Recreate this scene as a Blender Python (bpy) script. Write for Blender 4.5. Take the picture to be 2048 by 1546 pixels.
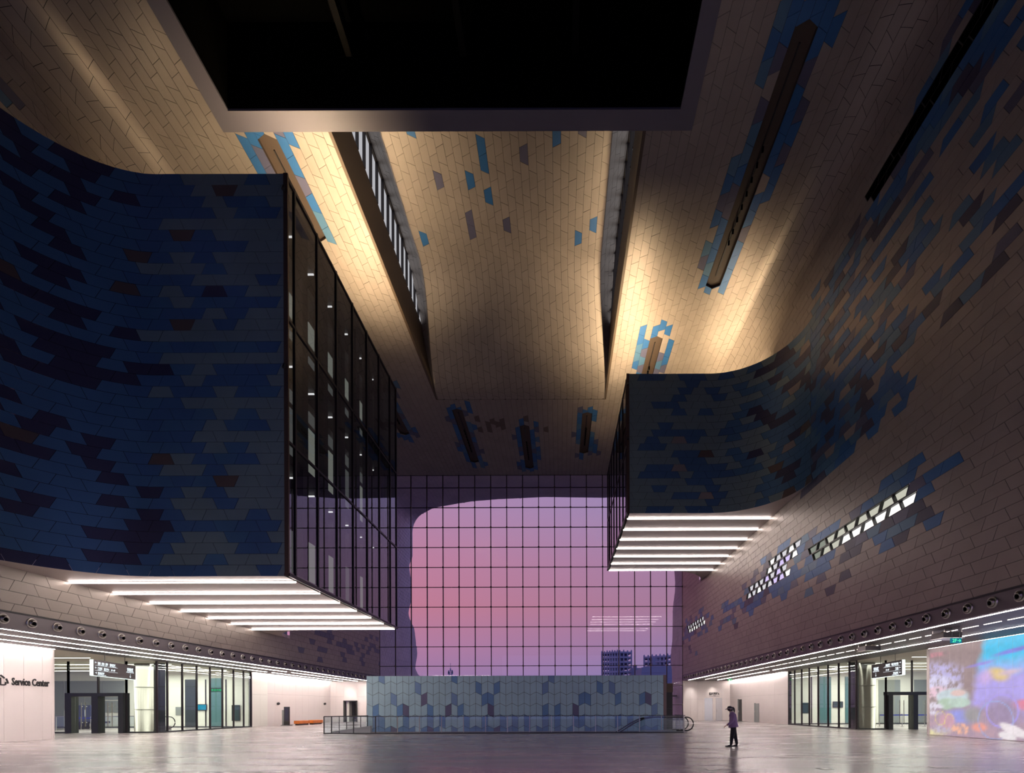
import bpy, bmesh, math, random
from mathutils import Vector, Matrix

sc = bpy.context.scene
for o in list(bpy.data.objects):
    bpy.data.objects.remove(o)
COL = sc.collection
R = math.radians
F, VPX, VPY, EYE, ROLL = 967.0, 1120.0, 1416.0, 1.55, R(0.2)

# ------------------------------------------------------------------ camera, world, lights, exposure
cam = bpy.data.cameras.new('camera')
cam.sensor_width = 36.0
cam.lens = 36.0 * F / 2048.0
cam.shift_x = (1024 - VPX) / 2048.0
cam.shift_y = (VPY - 773) / 2048.0
cam.clip_end = 3000
camo = bpy.data.objects.new('camera', cam)
camo.matrix_world = Matrix.Translation((0, 0, EYE)) @ Matrix.Rotation(R(90), 4, 'X') @ Matrix.Rotation(-ROLL, 4, 'Z')
COL.objects.link(camo)
sc.camera = camo

vs = sc.view_settings
vs.view_transform = 'Standard'
vs.look = 'None'
vs.gamma = 1.0
vs.use_curve_mapping = False
vs.exposure = 0.0
sc.cycles.use_denoising = True
sc.cycles.max_bounces = 8
sc.cycles.diffuse_bounces = 4
sc.cycles.glossy_bounces = 4
sc.cycles.transmission_bounces = 6
sc.cycles.transparent_max_bounces = 24
sc.cycles.sample_clamp_indirect = 6.0
sc.cycles.caustics_reflective = False
sc.cycles.caustics_refractive = False

# dusk sky: one smooth vertical gradient, a little rosier towards the left where the sun went down
w = bpy.data.worlds.new('World')
sc.world = w
w.use_nodes = True
nt = w.node_tree
nt.nodes.clear()
tc = nt.nodes.new('ShaderNodeTexCoord')
sep = nt.nodes.new('ShaderNodeSeparateXYZ')
nt.links.new(tc.outputs['Generated'], sep.inputs[0])
ramp = nt.nodes.new('ShaderNodeValToRGB')
nt.links.new(sep.outputs['Z'], ramp.inputs[0])
cr = ramp.color_ramp
SKY = [(0.0, (.30, .22, .42)), (.06, (.33, .24, .46)), (.13, (.44, .25, .42)), (.20, (.52, .25, .36)),
       (.29, (.50, .27, .42)), (.38, (.44, .30, .50)), (.46, (.38, .30, .53)), (.7, (.16, .17, .38)), (1.0, (.05, .07, .2))]
while len(cr.elements) < len(SKY):
    cr.elements.new(.5)
for e, (p, c) in zip(cr.elements, SKY):
    e.position = p
    e.color = (*c, 1)
ramp2 = nt.nodes.new('ShaderNodeValToRGB')
mr = nt.nodes.new('ShaderNodeMapRange')
mr.inputs[1].default_value = -.35
mr.inputs[2].default_value = .3
nt.links.new(sep.outputs['X'], mr.inputs[0])
nt.links.new(mr.outputs[0], ramp2.inputs[0])
ramp2.color_ramp.elements[0].color = (1.2, .95, .92, 1)
ramp2.color_ramp.elements[1].color = (.78, .92, 1.0, 1)
ramp3 = nt.nodes.new('ShaderNodeValToRGB')
mr3 = nt.nodes.new('ShaderNodeMapRange')
mr3.inputs[1].default_value = -.6
mr3.inputs[2].default_value = .5
nt.links.new(sep.outputs['Y'], mr3.inputs[0])
nt.links.new(mr3.outputs[0], ramp3.inputs[0])
ramp3.color_ramp.elements[0].color = (.75, 1.1, 1.35, 1)
ramp3.color_ramp.elements[1].color = (1, 1, 1, 1)
mx3 = nt.nodes.new('ShaderNodeMix')
mx3.data_type = 'RGBA'
mx3.blend_type = 'MULTIPLY'
mx3.inputs[0].default_value = 1.0
mx = nt.nodes.new('ShaderNodeMix')
mx.data_type = 'RGBA'
mx.blend_type = 'MULTIPLY'
mx.inputs[0].default_value = 1.0
nt.links.new(ramp.outputs[0], mx.inputs[6])
nt.links.new(ramp2.outputs[0], mx.inputs[7])
bg = nt.nodes.new('ShaderNodeBackground')
bg.inputs[1].default_value = 1.0
nt.links.new(mx.outputs[2], mx3.inputs[6])
nt.links.new(ramp3.outputs[0], mx3.inputs[7])
nt.links.new(mx3.outputs[2], bg.inputs[0])
wo = nt.nodes.new('ShaderNodeOutputWorld')
nt.links.new(bg.outputs[0], wo.inputs[0])


def area(name, loc, size, power, col, rot=(0, 0, 0), spread=180):
    l = bpy.data.lights.new(name, 'AREA')
    l.shape = 'RECTANGLE'
    l.size, l.size_y = size
    l.energy = power
    l.color = col
    l.spread = R(spread)
    o = bpy.data.objects.new(name, l)
    o.location = loc
    o.rotation_euler = rot
    COL.objects.link(o)
    return o


WARM = (1.0, .74, .45)
UP = (R(180), 0, 0)
# uplights standing on the roofs of the two hanging boxes
for y in (22.5, 24.5, 26.5, 28.5, 30.5, 32.0):
    area('uplight', (-12.3, y, 24.4), (.4, .9), 155, WARM, UP, 104)
for y in (23.5, 27.0, 30.5):
    area('uplight', (-19.4, y, 24.4), (.4, .9), 36, WARM, UP, 115)
for y in (34.2, 36.2, 38.5):
    area('uplight', (5.6, y, 24.4), (.4, .9), 280, WARM, UP, 122)
for y in (35.5, 38.0, 41.0):
    area('uplight', (13.5, y, 24.4), (.4, .9), 240, WARM, UP, 135)
for x in (-12.3, 5.6):  # added pair of wide uplights to brighten the ceiling near the curtain wall
    area('uplight', (x, 33.6 if x < 0 else 45.6, 24.4), (.4, .4), 95, WARM, UP, 170)
# cove lamps lying in the two clerestory gutters, lighting the raised vault
area('gutter_light', (-10.75, 33.0, 29.7), (.2, 20), 4, WARM, (R(180), R(-50), 0))
area('gutter_light', (3.95, 33.0, 29.7), (.2, 20), 6, WARM, (R(180), R(50), 0))
# ceiling lamps of the glazed lobbies
COOL = (1.0, 1.0, .90)
area('lobby_light', (-32.0, 36.5, 4.55), (9, 8), 1000, COOL)
area('lobby_light', (27.0, 38.5, 4.55), (10, 8), 1050, COOL)
area('recess_light', (-29.5, 28.6, 4.6), (4, 4), 60, COOL)
area('recess_light', (24.0, 29.8, 4.6), (5, 4), 60, COOL)

# ------------------------------------------------------------------ hall measures (metres)
XL, XR = -21.55, 14.7            # upper side walls
WL, WR = -26.6, 20.3             # lower side walls, set back under the soffits
ZS, ZF = 4.73, 5.42              # soffit, top of the nozzle fascia
ZC = 29.45                       # ceiling
YC = 57.9                        # curtain wall
RC = 2.02                        # cove radius
ROW, TW, SL = .4715, .905, .105  # tile row, mean tile length, half slant
OX0, OX1, OY1 = -11.0, 4.19, 43.7   # ceiling opening of the raised vault
RX0, RX1, RY = -16.35, 6.35, 23.3   # skylight frame
_LC = RC * math.pi / 2
_CR = (2 * _LC + XR - XL - 2 * RC) / 82          # ceiling row; openings are cut along row joints
_snap = lambda x: XR - RC + _LC - round((_LC + XR - RC - x) / _CR) * _CR
OX0, OX1, RX0, RX1 = _snap(OX0), _snap(OX1), _snap(RX0), _snap(RX1)
LB = dict(xw=XL, xi=-11.5, y0=20.4, y1=34.1, zb=7.155, zt=24.13, r=4.6, s=-1)
RB = dict(xw=XR, xi=4.65, y0=32.7, y1=46.4, zb=14.70, zt=24.13, r=4.5, s=1)


def at(px, py, Y):
    """measured pixel of the photograph at depth Y -> world X, Z"""
    dx, dy = px - VPX, VPY - py
    x = dx * math.cos(ROLL) + dy * math.sin(ROLL)
    z = -dx * math.sin(ROLL) + dy * math.cos(ROLL)
    return x * Y / F, EYE + z * Y / F


def proj(p):
    x, z = p[0] / p[1] * F, (p[2] - EYE) / p[1] * F
    return (VPX + x * math.cos(ROLL) - z * math.sin(ROLL), VPY - (x * math.sin(ROLL) + z * math.cos(ROLL)))


# ------------------------------------------------------------------ materials
def mat(name, col, rough=.5, metal=0.0, emit=0.0, ecol=None, spec=.5, noise=0.0, nscale=3.0, stretch=(1, 1, 1), rnoise=0.0, bump=0.0):
    m = bpy.data.materials.new(name)
    m.use_nodes = True
    t = m.node_tree
    b = t.nodes['Principled BSDF']
    b.inputs['Base Color'].default_value = (*col, 1)
    b.inputs['Roughness'].default_value = rough
    b.inputs['Metallic'].default_value = metal
    b.inputs['Specular IOR Level'].default_value = spec
    if emit:
        b.inputs['Emission Color'].default_value = (*(ecol or col), 1)
        b.inputs['Emission Strength'].default_value = emit
    if noise or rnoise or bump:
        g = t.nodes.new('ShaderNodeNewGeometry')
        mp = t.nodes.new('ShaderNodeMapping')
        mp.inputs['Scale'].default_value = stretch
        t.links.new(g.outputs['Position'], mp.inputs[0])
        n = t.nodes.new('ShaderNodeTexNoise')
        n.inputs['Scale'].default_value = nscale
        n.inputs['Detail'].default_value = 5
        t.links.new(mp.outputs[0], n.inputs['Vector'])
        if noise:
            r = t.nodes.new('ShaderNodeValToRGB')
            r.color_ramp.elements[0].position = .3
            r.color_ramp.elements[1].position = .7
            r.color_ramp.elements[0].color = (*[c * (1 - noise) for c in col], 1)
            r.color_ramp.elements[1].color = (*[min(1, c * (1 + noise)) for c in col], 1)
            t.links.new(n.outputs['Fac'], r.inputs[0])
            t.links.new(r.outputs[0], b.inputs['Base Color'])
        if rnoise:
            q = t.nodes.new('ShaderNodeMapRange')
            q.inputs[1].default_value = .3
            q.inputs[2].default_value = .7
            q.inputs[3].default_value = max(.02, rough - rnoise)
            q.inputs[4].default_value = rough + rnoise
            t.links.new(n.outputs['Fac'], q.inputs[0])
            t.links.new(q.outputs[0], b.inputs['Roughness'])
        if bump:
            u = t.nodes.new('ShaderNodeBump')
            u.inputs['Strength'].default_value = bump
            u.inputs['Distance'].default_value = .02
            t.links.new(n.outputs['Fac'], u.inputs['Height'])
            t.links.new(u.outputs[0], b.inputs['Normal'])
    return m


def glass(name, tint, f0=.05, gain=.95, rough=0.0):
    m = bpy.data.materials.new(name)
    m.use_nodes = True
    t = m.node_tree
    t.nodes.clear()
    lw = t.nodes.new('ShaderNodeLayerWeight')
    lw.inputs['Blend'].default_value = .5
    p = t.nodes.new('ShaderNodeMath')
    p.operation = 'POWER'
    p.inputs[1].default_value = 4.5
    t.links.new(lw.outputs['Facing'], p.inputs[0])
    a = t.nodes.new('ShaderNodeMath')
    a.operation = 'MULTIPLY_ADD'
    a.inputs[1].default_value = gain
    a.inputs[2].default_value = f0
    a.use_clamp = True
    t.links.new(p.outputs[0], a.inputs[0])
    tr = t.nodes.new('ShaderNodeBsdfTransparent')
    tr.inputs[0].default_value = (*tint, 1)
    gl = t.nodes.new('ShaderNodeBsdfGlossy')
    gl.inputs['Color'].default_value = (.95, .96, 1, 1)
    gl.inputs['Roughness'].default_value = rough
    mxs = t.nodes.new('ShaderNodeMixShader')
    t.links.new(a.outputs[0], mxs.inputs[0])
    t.links.new(tr.outputs[0], mxs.inputs[1])
    t.links.new(gl.outputs[0], mxs.inputs[2])
    o = t.nodes.new('ShaderNodeOutputMaterial')
    t.links.new(mxs.outputs[0], o.inputs[0])
    return m


def emission(name, col, s):
    m = bpy.data.materials.new(name)
    m.use_nodes = True
    t = m.node_tree
    t.nodes.clear()
    e = t.nodes.new('ShaderNodeEmission')
    e.inputs[0].default_value = (*col, 1)
    e.inputs[1].default_value = s
    o = t.nodes.new('ShaderNodeOutputMaterial')
    t.links.new(e.outputs[0], o.inputs[0])
    return m


def tilemat(n, c, r=.42):
    return mat('panel_' + n, c, r, .25, noise=.07, nscale=.6)


# palette of the metal panels
TAUPE, TAUPE2, TAUPE3, BLUE, DEEP, VIOLET, GREEN, SLATE, NAVY, BROWN, PALE = range(11)
PAL = [tilemat('taupe', (.30, .255, .22)), tilemat('taupe_dark', (.288, .245, .212)), tilemat('taupe_pale', (.31, .263, .227)),
       tilemat('blue', (.03, .125, .31)), tilemat('deep_blue', (.062, .14, .26)), tilemat('violet', (.05, .047, .085)),
       tilemat('grey_green', (.19, .26, .25)), tilemat('slate', (.10, .10, .16)), tilemat('navy', (.07, .165, .27)),
       tilemat('brown', (.13, .09, .07)), tilemat('outer_lightened', (.80, .71, .78), .75)]  # last entry: outer panels, colour lightened to make up for dim outdoor light
M = dict(
    joint=mat('joint_backing', (.012, .011, .011), .8),
    floor=mat('polished_concrete', (.42, .375, .37), .25, noise=.07, nscale=.5, stretch=(.5, 2.6, 1), rnoise=.07, bump=.025),
    white=mat('white_panel', (.74, .68, .65), .55, noise=.02, nscale=.5),
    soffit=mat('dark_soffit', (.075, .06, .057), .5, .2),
    fascia=mat('fascia_metal', (.17, .15, .155), .42, .5),
    lobby=mat('lobby_wall', (.78, .77, .70), .5),
    lobby_grey=mat('lobby_grey', (.25, .27, .26), .4),
    lobby_ceil=mat('lobby_ceiling', (.62, .57, .47), .6),
    dark=mat('dark_metal', (.02, .02, .021), .4, .3),
    portal=mat('portal_metal', (.045, .05, .05), .35, .5),
    mull=mat('mullion_metal', (.025, .018, .022), .4, .3),
    node=mat('node_metal', (.14, .11, .08), .4, .6),
    steel=mat('brushed_steel', (.52, .5, .46), .28, 1.0),
    brownface=mat('brown_metal', (.09, .062, .04), .5, .2),
    slotface=mat('slot_brown', (.055, .036, .024), .6),
    ring=mat('frame_grey', (.13, .12, .145), .5),
    black=mat('black_void', (.0018, .0018, .0015), .9, spec=.02),
    under=mat('underside_panel', (.50, .43, .40), .38, .15, noise=.05, nscale=.4),
    strip=emission('strip_light', (1.0, .87, .83), 84),
    stripbox=emission('strip_light_box', (1.0, .87, .82), 20),
    strip2=emission('strip_light_soft', (1.0, .86, .80), 9),
    lobbystrip=emission('lobby_strip', (1.0, .97, .86), 6),
    boxglass=glass('box_glass', (.80, .82, .84), .07, .9),
    wallglass=glass('curtain_glass', (.95, .94, .96), .02, .7),
    lobbyglass=glass('lobby_glass', (.93, .965, .945), .045, .8),
    railglass=glass('rail_glass', (.93, .97, .975), .06, .8),
    teal=mat('pale_teal_panel', (.50, .72, .79), .32, noise=.05, nscale=1.2),
    tblue=mat('sky_blue_panel', (.17, .34, .60), .32, noise=.05, nscale=1.2),
    tblue2=mat('soft_blue_panel', (.23, .38, .62), .32),
    tviolet=mat('grey_violet_panel', (.17, .16, .27), .32),
    black_text=mat('black_letter', (.015, .013, .013), .4),
    white_text=emission('lit_lettering', (.85, .95, 1.0), 1.3),
    lightbox=emission('lightbox_edge', (.85, 1.0, .95), 1.6),
    sign=mat('sign_face', (.05, .043, .045), .7, spec=.25),
    green=emission('green_sign', (.05, .75, .35), 1.2),
    bench=mat('orange_wood', (.62, .17, .03), .45, noise=.12, nscale=3),
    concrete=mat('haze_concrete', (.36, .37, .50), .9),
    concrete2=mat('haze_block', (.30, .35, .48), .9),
    rubber=mat('black_rubber', (.012, .012, .012), .5),
    screen=mat('dark_screen', (.05, .075, .075), .2),
)


# ------------------------------------------------------------------ mesh helpers
class MB:
    def __init__(s):
        s.v, s.f, s.m, s.mi = [], [], [], 0

    def poly(s, pts, mi=None):
        n = len(s.v)
        s.v += [tuple(p) for p in pts]
        s.f.append(tuple(range(n, n + len(pts))))
        s.m.append(s.mi if mi is None else mi)
        return s

    def box(s, a, b):
        (x0, y0, z0), (x1, y1, z1) = [min(p) for p in zip(a, b)], [max(p) for p in zip(a, b)]
        n = len(s.v)
        s.v += [(x, y, z) for x in (x0, x1) for y in (y0, y1) for z in (z0, z1)]
        for q in ((0, 1, 3, 2), (4, 6, 7, 5), (0, 4, 5, 1), (2, 3, 7, 6), (0, 2, 6, 4), (1, 5, 7, 3)):
            s.f.append(tuple(n + i for i in q))
            s.m.append(s.mi)
        return s

    def prism(s, pts, off):
        """polygon pts pushed along the vector off"""
        k = len(pts)
        n = len(s.v)
        s.v += [tuple(p) for p in pts] + [tuple(Vector(p) + Vector(off)) for p in pts]
        s.f.append(tuple(range(n, n + k)))
        s.f.append(tuple(range(n + 2 * k - 1, n + k - 1, -1)))
        s.m += [s.mi] * 2
        for i in range(k):
            j = (i + 1) % k
            s.f.append((n + i, n + j, n + k + j, n + k + i))
            s.m.append(s.mi)
        return s

    def tube(s, path, r, seg=8, closed=False):
        path = [Vector(p) for p in path]
        n0 = len(s.v)
        k = len(path)
        for i, p in enumerate(path):
            a = path[(i - 1) % k] if (closed or i) else p
            b = path[(i + 1) % k] if (closed or i < k - 1) else p
            d = (b - a).normalized()
            u = d.cross(Vector((0, 0, 1)))
            if u.length < .05:
                u = d.cross(Vector((0, 1, 0)))
            u.normalize()
            v = d.cross(u)
            rr = r[i] if isinstance(r, (list, tuple)) else r
            for q in range(seg):
                t = 2 * math.pi * q / seg
                s.v.append(tuple(p + u * (rr * math.cos(t)) + v * (rr * math.sin(t))))
        for i in range(k if closed else k - 1):
            j = (i + 1) % k
            for q in range(seg):
                q2 = (q + 1) % seg
                s.f.append((n0 + i * seg + q, n0 + i * seg + q2, n0 + j * seg + q2, n0 + j * seg + q))
                s.m.append(s.mi)
        if not closed:
            s.f.append(tuple(n0 + q for q in range(seg)))
            s.f.append(tuple(n0 + (k - 1) * seg + q for q in reversed(range(seg))))
            s.m += [s.mi] * 2
        return s

    def lathe(s, prof, c, axis, seg=16):
        """profile [(radius, offset along axis)] turned about axis through c"""
        c, ax = Vector(c), Vector(axis).normalized()
        u = ax.cross(Vector((0, 0, 1)))
        if u.length < .05:
            u = ax.cross(Vector((0, 1, 0)))
        u.normalize()
        v = ax.cross(u)
        n0 = len(s.v)
        for r, h in prof:
            for q in range(seg):
                t = 2 * math.pi * q / seg
                s.v.append(tuple(c + ax * h + u * (r * math.cos(t)) + v * (r * math.sin(t))))
        for i in range(len(prof) - 1):
            for q in range(seg):
                q2 = (q + 1) % seg
                s.f.append((n0 + i * seg + q, n0 + i * seg + q2, n0 + (i + 1) * seg + q2, n0 + (i + 1) * seg + q))
                s.m.append(s.mi)
        for i in (0, len(prof) - 1):
            s.f.append(tuple(n0 + i * seg + q for q in range(seg)))
            s.m.append(s.mi)
        return s

    def build(s, name, mats, parent=None, origin=None, smooth=False, kind=None):
        return raw(name, s.v, s.f, mats, s.m, parent, origin, smooth, kind)


def raw(name, v, f, mats, mi=None, parent=None, origin=None, smooth=False, kind=None):
    if origin is None:
        n = max(1, len(v))
        origin = (sum(p[0] for p in v) / n, sum(p[1] for p in v) / n, min(p[2] for p in v)) if v else (0, 0, 0)
    me = bpy.data.meshes.new(name)
    me.from_pydata([(p[0] - origin[0], p[1] - origin[1], p[2] - origin[2]) for p in v], [], f)
    mats = mats if isinstance(mats, list) else [mats]
    for m in mats:
        me.materials.append(m)
    if mi and len(mats) > 1:
        me.polygons.foreach_set('material_index', mi)
    if smooth:
        me.polygons.foreach_set('use_smooth', [len(q) <= 4 for q in f])
    o = bpy.data.objects.new(name, me)
    COL.objects.link(o)
    place(o, parent, origin)
    if kind:
        o['kind'] = kind
    return o


WLOC = {}


def place(o, parent, origin):
    p = Vector(origin)
    WLOC[o.name] = p.copy()
    if parent is not None:
        o.parent = parent
        p = p - WLOC[parent.name]
    o.location = p


def box(name, a, b, m, parent=None, kind=None):
    return MB().box(a, b).build(name, m, parent, kind=kind)


def thing(name, label, cat, loc, group=None):
    o = bpy.data.objects.new(name, None)
    o.empty_display_size = .2
    COL.objects.link(o)
    place(o, None, loc)
    return tag(o, label, cat, group)


def tag(o, label, cat, group=None):
    o['label'], o['category'] = label, cat
    if group:
        o['group'] = group
    return o


def structure(name, loc=(0, 0, 0), label=None):
    o = bpy.data.objects.new(name, None)
    COL.objects.link(o)
    place(o, None, loc)
    o['kind'] = 'structure'
    if label:
        o['label'] = label
    return o


def st(o, label=None):
    o['kind'] = 'structure'
    if label:
        o['label'] = label
    return o


def copy_thing(root, d, label=None):
    c = root.copy()
    COL.objects.link(c)
    c.location = root.location + Vector(d)
    WLOC[c.name] = WLOC[root.name] + Vector(d)
    if label:
        c['label'] = label
    for ch in list(root.children):
        k = ch.copy()
        COL.objects.link(k)
        k.parent = c
        for g in list(ch.children):
            q = g.copy()
            COL.objects.link(q)
            q.parent = k
    return c


def text_mesh(name, body, size, m, parent, loc, right, extrude=.012, align='LEFT', bold=0.0, width=None):
    """lettering as a mesh: runs along `right`, stands along +Z, faces right x up turned to the viewer"""
    cu = bpy.data.curves.new(name, 'FONT')
    cu.body = body
    cu.size = size
    cu.extrude = extrude
    cu.align_x = align
    cu.offset = bold
    cu.resolution_u = 2
    t = bpy.data.objects.new(name, cu)
    COL.objects.link(t)
    dg = bpy.context.evaluated_depsgraph_get()
    me = bpy.data.meshes.new_from_object(t.evaluated_get(dg))
    bpy.data.objects.remove(t)
    me.materials.clear()
    me.materials.append(m)
    r = Vector(right).normalized()
    up = Vector((0, 0, 1))
    n = r.cross(up)
    xs = [v.co.x for v in me.vertices] or [0, 1]
    k = width / max(1e-6, max(xs) - min(xs)) if width else 1.0
    for v in me.vertices:
        x, y, z = v.co
        v.co = r * (x * k) + up * y + n * z
    o = bpy.data.objects.new(name, me)
    COL.objects.link(o)
    place(o, parent, loc)
    return o


# ------------------------------------------------------------------ panel (tile) generator
def clip(poly, ax, lim, keep_less):
    out = []
    n = len(poly)
    for i in range(n):
        a, b = poly[i], poly[(i + 1) % n]
        ia = (a[ax] <= lim + 1e-9) if keep_less else (a[ax] >= lim - 1e-9)
        ib = (b[ax] <= lim + 1e-9) if keep_less else (b[ax] >= lim - 1e-9)
        if ia:
            out.append(a)
        if ia != ib:
            t = (lim - a[ax]) / (b[ax] - a[ax])
            out.append((a[0] + (b[0] - a[0]) * t, a[1] + (b[1] - a[1]) * t))
    return out


def clip_rect(p, u0, u1, v0, v1):
    for ax, lim, less in ((0, u0, False), (0, u1, True), (1, v0, False), (1, v1, True)):
        if len(p) < 3:
            return []
        p = clip(p, ax, lim, less)
    res = []
    for q in p:
        if not res or abs(q[0] - res[-1][0]) + abs(q[1] - res[-1][1]) > 1e-4:
            res.append(q)
    while len(res) > 1 and abs(res[0][0] - res[-1][0]) + abs(res[0][1] - res[-1][1]) < 1e-4:
        res.pop()
    return res if len(res) >= 3 else []


def clip_f(poly, g):
    """the part of a polygon where g(point) >= 0 (g linear inside the polygon)"""
    out = []
    n = len(poly)
    for i in range(n):
        a, b = poly[i], poly[(i + 1) % n]
        ga, gb = g(a), g(b)
        if ga >= 0:
            out.append(a)
        if (ga >= 0) != (gb >= 0):
            t = ga / (ga - gb)
            out.append((a[0] + (b[0] - a[0]) * t, a[1] + (b[1] - a[1]) * t))
    res = []
    for q in out:
        if not res or abs(q[0] - res[-1][0]) + abs(q[1] - res[-1][1]) > 1e-4:
            res.append(q)
    while len(res) > 1 and abs(res[0][0] - res[-1][0]) + abs(res[0][1] - res[-1][1]) < 1e-4:
        res.pop()
    return res if len(res) >= 3 else []


def parea(p):
    return .5 * sum(p[i][0] * p[(i + 1) % len(p)][1] - p[(i + 1) % len(p)][0] * p[i][1] for i in range(len(p)))


def inset(p, g):
    n = len(p)
    res = []
    for i in range(n):
        a, b, c = p[i - 1], p[i], p[(i + 1) % n]
        d1, d2 = (b[0] - a[0], b[1] - a[1]), (c[0] - b[0], c[1] - b[1])
        l1, l2 = math.hypot(*d1), math.hypot(*d2)
        n1, n2 = (-d1[1] / l1, d1[0] / l1), (-d2[1] / l2, d2[0] / l2)
        den = 1 + n1[0] * n2[0] + n1[1] * n2[1]
        if den < .2:
            den = .2
        res.append((b[0] + g * (n1[0] + n2[0]) / den, b[1] + g * (n1[1] + n2[1]) / den))
    return res


BOXES = [((min(b['xw'], b['xi']), b['y0'], b['zb']), (max(b['xw'], b['xi']), b['y1'], b['zt'])) for b in (LB, RB)]


def hidden(p):
    """is the straight line from the camera to p cut by a hanging box, the skylight frame or the ceiling?"""
    o, d = Vector((0, 0, EYE)), Vector(p) - Vector((0, 0, EYE))
    for lo, hi in BOXES:
        t0, t1 = 0.0, .985
        for k in range(3):
            if abs(d[k]) < 1e-9:
                if not lo[k] < o[k] < hi[k]:
                    t0 = 9
                continue
            a, b = (lo[k] - o[k]) / d[k], (hi[k] - o[k]) / d[k]
            t0, t1 = max(t0, min(a, b)), min(t1, max(a, b))
        if t0 < t1:
            return True
    if p[2] > ZC + .1:
        t = (ZC - EYE) / d[2]
        q = o + d * t
        if not (OX0 < q.x < OX1 and RY < q.y < OY1):
            return True
    elif p[1] > RY and p[2] > ZC - .3:
        pass
    return False


def screen_area(pts, c, n):
    if c[1] < 2 or (Vector((0, 0, EYE)) - Vector(c)).dot(Vector(n)) <= 0:
        return 0.0
    q = [proj(p) for p in pts]
    cx, cy = sum(p[0] for p in q) / len(q), sum(p[1] for p in q) / len(q)
    if not (0 < cx < 2048 and 0 < cy < 1546) or hidden(c):
        return 0.0
    return abs(parea(q))


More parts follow.
